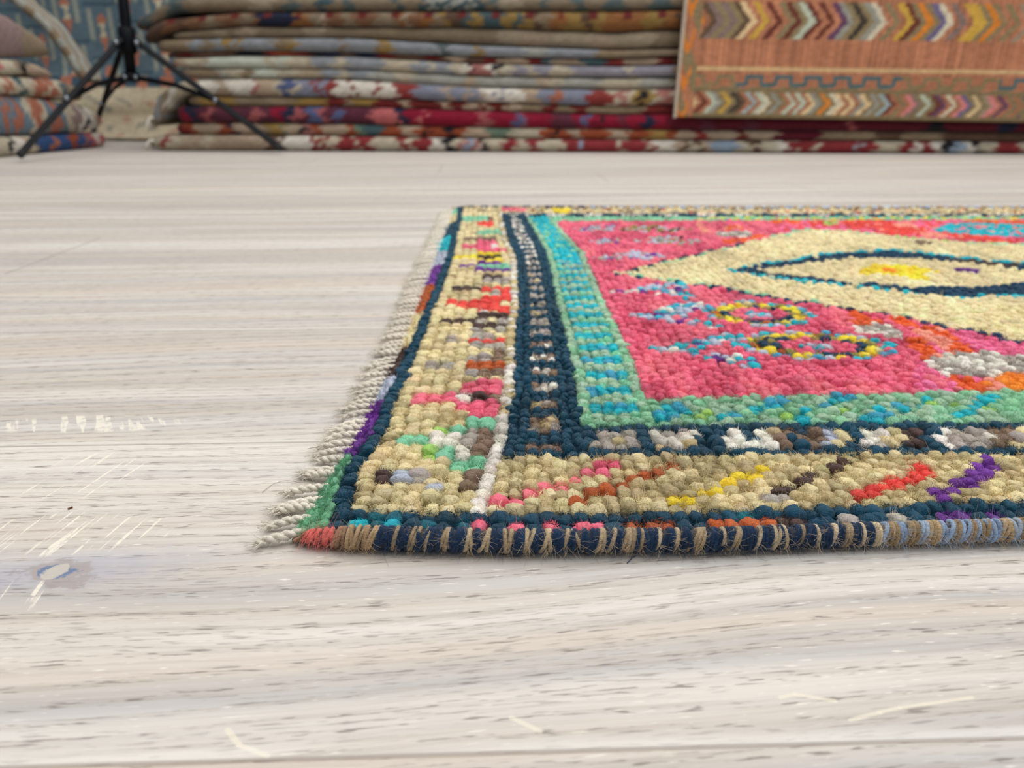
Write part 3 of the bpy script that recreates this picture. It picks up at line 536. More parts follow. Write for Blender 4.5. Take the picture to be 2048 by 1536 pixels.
    [300,102,200,201,200,101,111,702,111,402,411,402,115,311,402,111,115,211,402,115,111,115,111,402,411,402,115,111,115,111,402,215,111,115,402,411,402,115,311,402,215,111,115,113,115,102,215,111,215,213,115,102,115,311,102,215,113,215,211,313,102,111,215,111,202,115,102,115],
    [300,102,300,101,300,111,202,311,202,111,402,111,115,211,402,115,311,402,115,311,402,111,115,111,115,402,115,111,215,402,211,215,402,111,315,402,111,115,211,402,115,111,115,111,402,211,115,111,102,115,113,215,311,115,102,113,102,115,311,202,113,102,211,115,111,113,202,115,111,115,211,102,113,202,111],
    [300,102,200,101,400,101,202,111,115,111,202,115,402,115,111,115,111,402,211,115,111,402,411,402,411,402,211,115,111,402,411,402,115,111,115,111,402,115,111,115,111,402,211,115,111,402,115,211,215,102,215,111,215,111,102,213,215,311,115,102,115,113,411,302,113,215,211,402,111],
    [300,102,700,111,8802,213,102,415,102,115,202,115,313,215,113,102,215,102,115,202,215,402,115,102,113,215,102],
    [300,102,600,101,111,101,200,214,100,215,100,101,200,101,114,319,125,114,300,101,100,301,125,214,100,115,114,100,101,114,400,115,200,128,100,125,114,200,114,115,200,101,115,101,115,201,114,100,125,301,214,100,128,114,200,113,128,101,114,201,114,128,100,115,101,100,101,100,101,600,101,100,215,200,414,101,100,101,113,100,101,200,114,101,100,125,200,201,125,100,113,101,128,100],
    [322,102,700,101,115,100,114,101,314,115,101,100,101,300,319,101,100,101,128,115,100,101,128,115,100,125,115,101,114,200,125,400,128,115,100,114,101,125,114,200,125,214,101,100,113,300,201,200,101,100,301,200,115,128,200,213,100,115,201,100,101,128,115,114,128,200,114,300,101,100,101,114,301,113,214,100,201,300,114,115,101,100,113,100,101,800,101,100,115,201],
    [322,102,100,114,200,315,201,100,115,101,100,113,101,100,201,114,200,115,319,114,100,113,100,114,101,100,101,200,101,100,101,115,200,115,101,114,113,114,100,101,113,101,400,114,101,113,101,114,201,114,201,114,200,115,200,101,200,115,200,101,100,125,300,114,101,114,115,100,115,114,200,114,100,115,101,114,100,115,101,100,101,125,100,401,100,101,100,114,100,113,214,300,101,114,200,128,301,200,125,113,114,200],
    [322,102,300,114,100,201,111,804,201,214,101,100,419,113,115,100,128,200,115,100,101,600,115,100,114,101,100,101,100,115,200,314,100,101,125,100,101,200,114,100,115,100,101,100,214,101,200,101,400,115,100,114,100,101,500,101,125,100,114,128,100,125,100,101,200,114,100,128,125,100,128,100,201,114,100,113,128,125,114,101,114,200,114,101,200,115,101,100,128,114,100,114,101,200,128,100],
    [322,102,201,100,214,200,101,804,600,419,200,101,100,125,200,125,114,100,414,100,115,101,200,113,114,100,101,100,101,100,114,115,101,200,115,100,114,115,100,115,300,113,115,100,113,300,125,200,114,101,100,125,100,101,400,125,114,101,200,101,115,128,300,101,100,101,500,115,101,114,101,200,125,114,101,200,214,400,214,201,100,128,100,115,100,114,100],
    [322,102,101,200,201,100,114,101,804,101,128,201,200,419,101,114,100,101,100,101,100,115,114,200,214,101,114,113,200,201,125,200,115,100,125,100,101,115,100,214,113,200,101,115,100,115,100,101,100,114,128,201,100,201,100,114,100,125,200,115,101,125,100,201,100,201,200,314,300,115,100,125,114,100,201,100,115,114,100,101,100,114,125,114,200,114,101,100,115,114,101,125,101,114,100,101,200,101,100,101,100],
    [322,102,100,201,400,101,804,125,300,114,100,419,101,114,125,201,200,101,128,100,201,114,300,115,200,114,128,101,100,301,100,101,100,113,115,200,101,100,101,113,100,115,100,201,100,113,300,101,125,300,128,200,228,113,101,125,100,115,128,113,215,100,128,214,100,101,128,101,200,128,100,115,113,101,200,101,100,101,200,101,200,201,300,101,100,201,100,128,100,115,101,100,128],
    [322,102,200,114,100,101,200,111,804,201,115,300,419,101,114,100,101,100,101,100,125,114,101,100,101,100,115,101,115,201,114,100,201,300,125,114,100,101,300,301,100,113,100,114,115,100,113,100,101,115,500,114,300,101,100,114,101,100,128,114,100,114,100,113,101,200,101,114,100,101,100,128,115,100,101,200,115,101,100,114,300,101,100,125,201,128,101,100,114,100,115,114,100,128,100,114,300,114,101],
    [322,102,114,201,114,115,113,201,100,101,100,101,113,114,115,100,101,215,100,113,114,200,114,100,101,115,213,201,100,114,400,214,115,100,215,114,100,113,115,400,101,214,100,113,215,101,114,101,214,115,113,201,114,113,114,113,115,200,214,101,114,100,114,401,115,113,215,100,114,101,100,101,113,115,101,100,101,115,214,113,100,214,113,115,300,315,100,101,100,115,101,113,100,301,200,115,100,114,115,113,100,101],
    [322,102,213,101,100,113,114,100,101,213,115,213,101,113,101,200,115,113,100,115,214,101,100,101,113,114,301,115,100,113,300,113,100,201,100,115,100,114,200,115,101,114,113,215,100,213,115,113,114,100,114,213,100,114,113,214,300,101,113,100,201,100,101,114,101,114,613,100,101,100,101,113,101,100,113,114,113,101,200,113,114,101,214,113,100,101,113,115,101,200,113,114,200,215,100,114,101,113,200,113,115,114,113,115,114,100],
]
CHART = [''.join(KEYS[n % 100] * (n // 100) for n in row) for row in CHART]
LINES = {'A': [[277, -83], [310, -79], [355, -73], [409, -69], [456, -67], [501, -64], [576, -62], [673, -62], [793, -60], [977, -57], [1203, -53]], 'B': [[286, -65], [320, -68], [344, -64], [369, -59], [414, -59], [451, -56], [503, -54], [553, -51], [626, -49], [688, -46], [745, -44], [829, -41], [947, -41], [1083, -39], [1231, -41]], 'C': [[289, -4], [318, 0], [360, 6], [411, 11], [462, 15], [542, 18], [604, 23], [697, 27], [738, 28], [802, 30], [921, 24], [1099, 21]], 'D': [[368, 51], [447, 56], [524, 59], [627, 61], [708, 64], [745, 66], [862, 69], [1003, 64], [1107, 59]], 'E': [[408, 94], [470, 100], [547, 102], [635, 104], [693, 107], [755, 109], [849, 112], [956, 104], [1060, 98]]}
YL = [[[-80, 274], [4, 267], [90, 265], [230, 268], [900, 272]], [[-80, 287], [4, 281], [90, 279], [160, 281], [240, 284], [900, 288]], [[6, 334], [148, 332], [272, 328], [900, 330]], [[50, 370], [162, 369], [299, 367], [900, 368]], [[94, 406], [190, 410], [257, 410], [331, 413], [900, 418]], [[98, 1065], [307, 1064], [900, 1050]], [[65, 1108], [400, 1095], [900, 1080]], [[22, 1142], [398, 1122], [900, 1105]], [[-54, 1200], [344, 1178], [900, 1160]], [[-54, 1214], [344, 1192], [900, 1174]]]
ROWS = [2, 8, 5, 6, 94, 6, 5, 8, 2]
COLS = [3, 1, 7, 1, 7, 6, 112]


PAL = dict(t=(226, 209, 161), T=(196, 177, 132), n=(10, 66, 88), N=(16, 60, 88), p=(240, 106, 134), P=(250, 118, 160), r=(208, 76, 106),
           g=(138, 194, 154), G=(164, 196, 166), q=(22, 182, 196), B=(66, 165, 195), w=(234, 227, 214), k=(74, 54, 48), b=(134, 110, 90),
           h=(172, 162, 152), o=(250, 138, 32), O=(236, 98, 38), x=(232, 74, 64), y=(246, 216, 54), v=(114, 54, 148), l=(162, 206, 104),
           m=(136, 206, 168), c=(234, 217, 170), s=(182, 188, 204), e=(246, 154, 134), z=(12, 98, 114), d=(152, 138, 74), R=(182, 88, 38), j=(106, 166, 128))
PALL = {k: np.array(lin(v)) for k, v in PAL.items()}
NI, NJ = sum(COLS), sum(ROWS)


def il(t, pts):
    return np.interp(t, [p[0] for p in pts], [p[1] for p in pts])


def col_x(i, y):
    a, b, c, d, e = [il(y, LINES[k]) for k in 'ABCDE']
    L = [a, b - 4.5, b + 4.5, c - 3.5, c + 3.5, d, e]
    n = 0
    for k in range(6):
        if i < n + COLS[k]:
            return L[k] + (L[k + 1] - L[k]) * (i - n + .5) / COLS[k]
        n += COLS[k]
    m = i - n
    w = math.exp(-m / 40)
    return e * w + 101 * (1 - w) + 7 * (m + .5)


def row_y(j, x):
    n = 0
    for k in range(9):
        if j < n + ROWS[k]:
            y0, y1 = il(x, YL[k]), il(x, YL[k + 1])
            return y0 + (y1 - y0) * (j - n + .5) / ROWS[k]
        n += ROWS[k]


KX = np.zeros((NJ, NI))
KY = np.zeros((NJ, NI))
for j in range(NJ):
    for i in range(NI):
        x = -80 + 7.3 * i
        for _ in range(3):
            y = row_y(j, x)
            x = col_x(i, y)
        KX[j, i], KY[j, i] = x / 1000, y / 1000
DX = np.abs(np.gradient(KX, axis=1))
DY = np.abs(np.gradient(KY, axis=0))
HG = np.ones((NJ, NI))
HG[:, 0], HG[:, 1], HG[:, 2] = 0.55, 0.72, 0.88
HG[0, :] *= 0.97
HG[-1, :] *= 0.75
HG *= 1 + 0.06 * rng.standard_normal((NJ, NI))
# slow swell of the whole pile
HG *= 1 + 0.04 * np.sin(KX * 23 + 1) * np.sin(KY * 17)
KC = np.array([[PALL[ch] for ch in row] for row in CHART])
# abrash: each knot of a dye lot differs a little, whole runs drift
runs = rng.standard_normal((NJ, NI))
drift = (np.roll(runs, 1, 0) + runs + np.roll(runs, -1, 0) + np.roll(runs, 1, 1)) / 2
KC = KC * (1 + 0.07 * drift + 0.07 * rng.standard_normal((NJ, NI)))[:, :, None]
KC = KC * (1 + 0.02 * rng.standard_normal((NJ, NI, 3)))
# the pink field was dyed in several lots that drift from row to row
def drift_map(cx, cy):
    g = rng.standard_normal((NJ // cy + 3, NI // cx + 3))
    yy, xx = np.arange(NJ) / cy, np.arange(NI) / cx
    y0, x0 = yy.astype(int), xx.astype(int)
    fy, fx = (yy - y0)[:, None], (xx - x0)[None]
    return (g[y0][:, x0] * (1 - fy) + g[y0 + 1][:, x0] * fy) * (1 - fx) + (g[y0][:, x0 + 1] * (1 - fy) + g[y0 + 1][:, x0 + 1] * fy) * fx


lot, lot2 = drift_map(2, 7), drift_map(3, 9)
is_pink = np.array([[ch in 'pr' for ch in row] for row in CHART])
w1 = np.clip(lot * 0.5, 0, 0.75)[:, :, None] * is_pink[:, :, None]
w2 = np.clip(-lot * 0.5, 0, 0.75)[:, :, None] * is_pink[:, :, None]
KC = KC * (1 - w1 - w2) + w1 * np.array(lin((250, 134, 142))) + w2 * np.array(lin((196, 70, 98)))
KC = KC * (1 + 0.09 * lot2)[:, :, None]
KC = np.clip(KC, 0.004, 0.92)

ZB, HP = 0.0035, 0.0068
rug = empty('patchwork_rug', (0.4, 0.7, 0))
tag(rug, 'colourful hand-knotted wool rug with pink field and cream diamond on the oak floor', 'rug')


JX, JY = rng.normal(0, 0.00055, (NJ, NI)), rng.normal(0, 0.0008, (NJ, NI))
JY[0], JY[1] = JY[0] * 0.4, JY[1] * 0.5


def dome(ring, seg):
    """unit knot: rounded plump tuft"""
    V, Fc = [], []
    for a in range(ring):
        t = (a / (ring - 0.35)) * math.pi / 2
        r, z = math.cos(t) ** 0.62, math.sin(t) ** 0.85
        for k in range(seg):
            b = 2 * math.pi * k / seg
            V.append((r * math.cos(b), r * math.sin(b), z))
    V.append((0, 0, 1.0))
    for a in range(ring - 1):
        for k in range(seg):
            k2 = (k + 1) % seg
            Fc.append((a * seg + k, a * seg + k2, (a + 1) * seg + k2, (a + 1) * seg + k))
    top = len(V) - 1
    for k in range(0, seg, 2):
        Fc.append(((ring - 1) * seg + k, (ring - 1) * seg + (k + 1) % seg, (ring - 1) * seg + (k + 2) % seg, top))
    return np.array(V), np.array(Fc)


def knots(mask, ring, seg, rough):
    jj, ii = np.nonzero(mask)
    n = len(jj)
    T, Fc = dome(ring, seg)
    m = len(T)
    cx, cy = KX[jj, ii] + JX[jj, ii], KY[jj, ii] + JY[jj, ii]
    rx = DX[jj, ii] * 0.60 * (1 + 0.12 * rng.standard_normal(n))
    ry = DY[jj, ii] * 0.70 * (1 + 0.13 * rng.standard_normal(n))
    h = HP * HG[jj, ii]
    rot = rng.normal(0, 0.35, n)
    tx, ty = T[:, 0][None], T[:, 1][None]
    # lumpy yarn surface
    ph = rng.uniform(0, 6.28, (n, 3))
    ang = np.arctan2(T[:, 1], T[:, 0])[None]
    lump = 1 + rough * (np.sin(3 * ang + ph[:, :1] + 5 * T[:, 2][None]) * 0.6 + np.sin(5 * ang + ph[:, 1:2] - 4 * T[:, 2][None]) * 0.4)
    tws = np.where(((jj * 7 + ii * 13) % 5) < 3, 1.0, -0.6)[:, None]
    groove = 1 + rough * 0.55 * np.abs(np.sin(3.5 * ang + tws * 4.5 * T[:, 2][None] + ph[:, 2:3])) - rough * 0.3
    lump = lump * groove
    X = tx * lump
    Y = ty * lump
    c, s = np.cos(rot)[:, None], np.sin(rot)[:, None]
    X, Y = X * c - Y * s, X * s + Y * c
    lean = rng.normal(0, 0.0012, (n, 2))
    Zt = T[:, 2][None]
    px = cx[:, None] + X * rx[:, None] + Zt ** 2 * (lean[:, :1])
    py = cy[:, None] + Y * ry[:, None] + Zt ** 2 * (lean[:, 1:] - 0.0006)
    pz = ZB * np.minimum(1, HG[jj, ii])[:, None] + Zt * h[:, None] * (1 + 0.07 * rng.standard_normal((n, 1))) * (1 + rough * 0.6 * np.sin(4 * ang + ph[:, 2:3]) * (1 - Zt) + rough * 0.35 * np.sin(2 * ang + ph[:, :1]) * np.sin(math.pi * Zt))
    V = np.stack([px, py, pz], -1).reshape(-1, 3)
    F2 = (Fc[None] + (np.arange(n) * m)[:, None, None]).reshape(-1, 4)
    C = np.repeat(KC[jj, ii], m, axis=0)
    return V, F2, C


near = KY < 0.62
V1, F1, C1 = knots(near, 8, 18, 0.20)
V2, F2, C2 = knots(~near, 4, 10, 0.14)
mesh_obj('pile', np.vstack([V1, V2]), np.vstack([F1, F2 + len(V1)]), M_pile, rug, np.vstack([C1, C2]))

# woven foundation under the knots
fv, ff, fc = [], [], []
for j in range(NJ):
    for i in range(NI):
        dx = -0.004 if i == 0 else (0.003 if i == NI - 1 else 0)
        dy = -0.004 if j == 0 else (0.003 if j == NJ - 1 else 0)
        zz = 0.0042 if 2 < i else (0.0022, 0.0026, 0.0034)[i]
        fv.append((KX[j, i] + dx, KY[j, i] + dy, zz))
nb = len(fv)
fv += [(p[0], p[1], 0.0006) for p in fv]
for j in range(NJ - 1):
    for i in range(NI - 1):
        a = j * NI + i
        ff.append((a, a + 1, a + NI + 1, a + NI))
rim = [(j * NI, (j + 1) * NI) for j in range(NJ - 1)] + [((j + 1) * NI + NI - 1, j * NI + NI - 1) for j in range(NJ - 1)] + \
      [(i + 1, i) for i in range(NI - 1)] + [((NJ - 1) * NI + i, (NJ - 1) * NI + i + 1) for i in range(NI - 1)]
for a, b in rim:
    ff.append((a, b, b + nb, a + nb))
ff += [tuple(i + nb for i in reversed(f)) for f in ff[:(NJ - 1) * (NI - 1)]]
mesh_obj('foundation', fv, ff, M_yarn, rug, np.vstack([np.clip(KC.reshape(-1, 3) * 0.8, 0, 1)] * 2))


# overcast edges: yarn wrapped round a cord
def selvedge(edge_y, x0, x1, r0, side, fine_to):
    mb = MB()
    hairs = []
    x = x0
    count, run, colour = 0, 0, None
    while x < x1:
        pitch = 0.00175 if x < fine_to else 0.0045
        if run <= 0:
            if x < -0.062:
                colour = random.choice([(214, 112, 104), (160, 118, 96), (150, 118, 92)])
                run = random.choice([1, 1, 2])
            elif x < -0.048:
                colour, run = random.choice([(176, 150, 116), (150, 126, 96)]), 1
            elif x < 0.165:
                dark = colour is not None and colour[2] < colour[0]
                colour = (20, 46, 76) if dark else random.choice([(182, 162, 132), (194, 176, 148), (160, 140, 112)])
                run = random.choice([2, 2, 3, 3, 1, 4]) if dark else random.choice([1, 1, 2, 2, 3])
            else:
                dark = colour is not None and colour[2] < colour[0]
                colour = random.choice([(138, 158, 184), (158, 174, 194)]) if dark else random.choice([(170, 146, 112), (150, 128, 98)])
                run = random.choice([1, 2, 2, 3])
        run -= 1
        taper = min(1.0, max(0.45, (x - x0) / 0.022 * 0.55 + 0.45))
        r = r0 * taper
        yc = edge_y(x * 1000) / 1000 + side * r * 0.72
        lift = 0.0012 * math.exp(-((x - x0) / 0.012) ** 2)
        zc = r + 0.0010 + lift
        yr = pitch * random.uniform(0.50, 0.62)
        slant = random.gauss(0.0012, 0.0011)
        pts = []
        wob = random.uniform(0.90, 1.10)
        sg = 13
        for q in range(sg):
            a = 2 * math.pi * q / sg
            pts.append((x + slant * math.sin(a + 0.4), yc + wob * r * 0.92 * math.cos(a), zc + r * 0.95 * math.sin(a)))
        # closed loop tube
        P = np.array(pts)
        cen = np.array([x, yc, zc])
        Vv, Fv = [], []
        cs = 6
        for q in range(sg):
            out = P[q] - cen
            out[0] = 0
            out /= np.linalg.norm(out)
            for k in range(cs):
                b = 2 * math.pi * k / cs
                Vv.append(P[q] + yr * math.cos(b) * np.array([1, 0, 0]) * 1.05 + yr * 0.9 * math.sin(b) * out)
        for q in range(sg):
            for k in range(cs):
                q2, k2 = (q + 1) % sg, (k + 1) % cs
                Fv.append((q * cs + k, q2 * cs + k, q2 * cs + k2, q * cs + k2))
        cc = np.array(lin(colour)) * random.uniform(0.8, 1.15)
        mb.add(Vv, Fv, cc)
        if x < fine_to:
            hairs.append((x, yc, zc, r, cc))
        x += pitch * random.uniform(0.85, 1.15)
        count += 1
    V, Fc = tube([(xx, edge_y(xx * 1000) / 1000 + side * r0 * 0.72 * min(1, max(.45, (xx - x0) / 0.022 * .55 + .45)), r0 * min(1, max(.45, (xx - x0) / 0.022 * .55 + .45)) + 0.001) for xx in np.linspace(x0, x1, 120)],
                 [r0 * 0.9 * min(1, max(.45, (xx - x0) / 0.022 * .55 + .45)) for xx in np.linspace(x0, x1, 120)], 8)
    mb.add(V, Fc, lin((60, 60, 66)))
    return mb, hairs


mb, sel_hairs = selvedge(lambda x: il(x, YL[0]), -0.080, 0.885, 0.0047, -1, 0.27)
mb.build('selvedge', M_yarn, rug)
mb, _ = selvedge(lambda x: il(x, YL[9]), -0.055, 0.885, 0.0042, 1, -9)
mb.build('selvedge', M_yarn, rug)

# fringe: twisted two-ply cords with frayed ends
strand_pts = []
NST = 98
for q in range(NST):
    y0 = 276 + (1212 - 276) * (q + random.uniform(-0.25, 0.25)) / (NST - 1)
    x0 = il(y0, LINES['A'])
    ln = random.uniform(0.0145, 0.021)
    if q == 0:
        ln = 0.0165
    ang = random.gauss(0.10, 0.16) + (0.12 if q < 2 else 0)
    base = np.array([x0 / 1000 + 0.003, y0 / 1000, 0.0040])
    dirv = np.array([-math.cos(ang), -math.sin(ang), 0])
    mbs = MB()
    nseg = 12
    ts = np.linspace(0, 1, nseg)
    sag = 0.0022 * np.sin(ts * math.pi) * random.uniform(0.2, 0.9)
    cen = base[None] + dirv[None] * (ts * (ln + 0.003))[:, None]
    cen[:, 2] = 0.0040 - 0.0020 * ts + sag
    cen[:, 1] += np.cumsum(rng.normal(0, 0.00025, nseg))
    side = np.array([-dirv[1], dirv[0], 0])
    tone = random.uniform(0.88, 1.06)
    cc = np.array(lin((228, 219, 204))) * tone
    tw = random.uniform(4.2, 5.6) * math.pi
    pr = random.uniform(0.00115, 0.00145)
    for ply in range(2):
        a = ts * tw + ply * math.pi
        p = cen + side[None] * (np.cos(a) * pr * 0.75)[:, None]
        p[:, 2] += np.sin(a) * pr * 0.75
        V, Fc = tube(p, pr * (1 - 0.55 * np.clip((ts - 0.75) / 0.25, 0, 1)), 6)
        mbs.add(V, Fc, cc * random.uniform(0.92, 1.05))
    tip = cen[-1]
    for w in range(14):
        a = random.gauss(0, 0.55)
        d2 = dirv * math.cos(a) + side * math.sin(a)
        l2 = random.uniform(0.0025, 0.0062)
        st = cen[-3] + np.array([0, 0, random.uniform(-0.0006, 0.0010)])
        p = [st + d2 * l2 * u * 1.5 + side * random.gauss(0, 0.0002) for u in np.linspace(0, 1, 5)]
        for u, pp in enumerate(p):
            pp[2] = max(0.0005, pp[2] - 0.0002 * u)
        V, Fc = tube(p, np.linspace(0.00034, 0.0001, 5), 4)
        mbs.add(V, Fc, cc)
    mbs.build('fringe_strand', M_yarn, rug)
    strand_pts.append((cen, dirv, side, cc))


# loose fibres standing out of the wool
def fibres(name, roots, dirs, length, cols, radius, curl, parent, npt=5):
    n = len(roots)
    t = np.linspace(0, 1, npt)
    bend = rng.normal(0, 1, (n, 3)) * curl
    pos = roots[:, None] + dirs[:, None] * (length[:, None] * t[None])[:, :, None] + bend[:, None] * (length[:, None] * t[None] ** 2)[:, :, None]
    pos[:, :, 2] = np.maximum(pos[:, :, 2], 0.0003)
    hc = bpy.data.hair_curves.new(name)
    hc.add_curves([npt] * n)
    hc.attributes['position'].data.foreach_set('vector', (pos - np.array(parent.location)).astype(np.float32).ravel())
    rad = (radius[:, None] * (1 - 0.6 * t)[None]).astype(np.float32)
    at = hc.attributes.get('radius') or hc.attributes.new('radius', 'FLOAT', 'POINT')
    at.data.foreach_set('value', rad.ravel())
    cat = hc.attributes.new('dye', 'FLOAT_COLOR', 'CURVE')
    cf = np.ones((n, 4), dtype=np.float32)
    cf[:, :3] = cols
    cat.data.foreach_set('color', cf.ravel())
    hc.materials.append(M_fuzz)
    o = bpy.data.objects.new(name, hc)
    COL.objects.link(o)
    o.parent = parent
    o['kind'] = 'stuff'
    return o


R_, D_, L_, C_, W_ = [], [], [], [], []
vis = (KX < KY * 0.76 + 0.06) & (KY < 0.9)
jj, ii = np.nonzero(vis)
per = np.where(KY[jj, ii] < 0.43, 190, np.where(KY[jj, ii] < 0.60, 90, 24))
jr, ir = np.repeat(jj, per), np.repeat(ii, per)
n = len(jr)
phi = rng.uniform(0, 2 * math.pi, n)
el = np.arcsin(rng.uniform(0.05, 1.0, n))      # where on the tuft the fibre comes out
rr = np.cos(el) ** 0.62
zz = np.sin(el) ** 0.85
base = np.stack([KX[jr, ir] + JX[jr, ir], KY[jr, ir] + JY[jr, ir], ZB * np.minimum(1, HG[jr, ir])], -1)
offv = np.stack([rr * np.cos(phi) * DX[jr, ir] * 0.58, rr * np.sin(phi) * DY[jr, ir] * 0.66 - 0.0005 * zz, zz * HP * HG[jr, ir]], -1)
roots = base + offv * 0.97
twist = np.where(((jr * 7 + ir * 13) % 5) < 3, 1.0, -0.6)[:, None]
tang = np.stack([-np.sin(phi), np.cos(phi), np.zeros(n)], -1)
onrm = offv / np.linalg.norm(offv, axis=1)[:, None]
dirs = onrm * rng.uniform(0.25, 0.9, (n, 1)) + np.array([0, 0, 0.25]) + tang * twist * rng.uniform(0.2, 1.1, (n, 1)) + rng.normal(0, 0.3, (n, 3))
dirs /= np.linalg.norm(dirs, axis=1)[:, None]
length = np.where(rng.uniform(0, 1, n) < 0.03, rng.uniform(0.0022, 0.0038, n), rng.uniform(0.0006, 0.0016, n))
R_.append(roots); D_.append(dirs); L_.append(length)
C_.append(np.clip(KC[jr, ir] * rng.uniform(0.75, 1.40, (n, 1)), 0, 0.95)); W_.append(rng.uniform(0.00007, 0.00013, n) * np.where(KY[jr, ir] < 0.43, 1, 1.5))
# selvedge hairs
for (x, yc, zc, r, cc) in sel_hairs:
    m = 34
    a = rng.uniform(-0.3, math.pi + 1.2, m)
    out = np.stack([rng.normal(0, 0.6, m), -np.abs(np.cos(a)) * 0.9 - 0.1, np.sin(a)], -1)
    out /= np.linalg.norm(out, axis=1)[:, None]
    rt = np.stack([np.full(m, x) + rng.normal(0, 0.0006, m), yc - r * np.abs(np.cos(a)), np.maximum(0.0006, zc + r * np.sin(a) * 0.98)], -1)
    R_.append(rt); D_.append(out); L_.append(rng.uniform(0.0008, 0.0045, m)); W_.append(np.full(m, 0.000055))
    C_.append(np.clip(np.repeat(cc[None], m, 0) * rng.uniform(0.9, 1.5, (m, 1)) + 0.02, 0, 0.9))
# fringe hairs
for cen, dirv, side, cc in strand_pts[:60]:
    m = 70
    k = rng.integers(1, len(cen), m)
    d = dirv[None] * rng.uniform(0.2, 1, (m, 1)) + side[None] * rng.normal(0, 0.8, (m, 1)) + np.array([0, 0, 1.0])[None] * rng.normal(0.2, 0.4, (m, 1))
    d /= np.linalg.norm(d, axis=1)[:, None]
    R_.append(cen[k] + rng.normal(0, 0.0006, (m, 3))); D_.append(d); L_.append(rng.uniform(0.002, 0.007, m)); W_.append(np.full(m, 0.00005))
    C_.append(np.repeat(cc[None], m, 0) * rng.uniform(0.8, 1.1, (m, 1)))
fz = fibres('wool_fuzz', np.vstack(R_), np.vstack(D_), np.concatenate(L_), np.vstack(C_), np.concatenate(W_), 0.5, rug)

# ------------------------------------------------------------------ stacks of folded carpets behind
CAMP = np.array([0, 0, 0.18])
FX = 1480.0
_p, _w = math.radians(21.5), math.radians(2.0)
_fw = np.array([math.sin(_w) * math.cos(_p), math.cos(_w) * math.cos(_p), -math.sin(_p)])
_rt = np.array([math.cos(_w), -math.sin(_w), 0])
_up = np.cross(_rt, _fw)


def sight(px, py):
    return _fw + _rt * (px - 1024) / FX - _up * (py - 768) / FX


def on_line(px, py, A, Bp):
    """distance along the ground line A-B and height above the floor, read off the photograph's survey"""
    d = sight(px, py)
    ax, ay = A
    ux, uy = Bp[0] - ax, Bp[1] - ay
    # solve t*d.xy = A + s*u
    det = d[0] * (-uy) + d[1] * ux
    t = (ax * (-uy) + ay * ux) / det
    s = (t * d[1] - ay) / uy if abs(uy) > abs(ux) else (t * d[0] - ax) / ux
    return s * math.hypot(ux, uy), 0.18 + t * d[2]


CN = dict(
    be=(150, 132, 108), bl=(176, 160, 134), te=(74, 98, 104), tg=(96, 110, 110), lg=(172, 172, 162), br=(140, 100, 72), or_=(158, 104, 58),
    nv=(38, 44, 68), tn=(150, 130, 104), gb=(152, 156, 162), go=(164, 132, 72), dr=(118, 40, 38), mi=(200, 206, 190), cr=(196, 184, 160),
    wh=(226, 218, 204), pk=(176, 116, 108), li=(154, 150, 162), bg=(136, 140, 158), rd=(146, 58, 54), bk=(36, 34, 40), cm=(146, 18, 50),
    pl=(98, 46, 62), ro=(170, 90, 92), bu=(86, 98, 138), pi=(196, 104, 104), ru=(158, 76, 46), gr=(112, 132, 112), mr=(146, 50, 54),
    dm=(100, 26, 42), ta=(182, 160, 136), bd=(104, 78, 62), lb=(150, 168, 188), mv=(150, 126, 122), bb=(52, 84, 134), oj=(176, 108, 84), sb=(108, 130, 144))
def muted(v):
    c = np.array(lin(v))
    g = c.mean()
    return (g + (c - g) * 0.96) * 0.72


CNL = {k: muted(v) for k, v in CN.items()}


def segs(text):
    r = []
    for tok in text.split():
        a, b = tok.split(':')
        r.append((float(a), b if b in CNL else 'tn'))
    return r


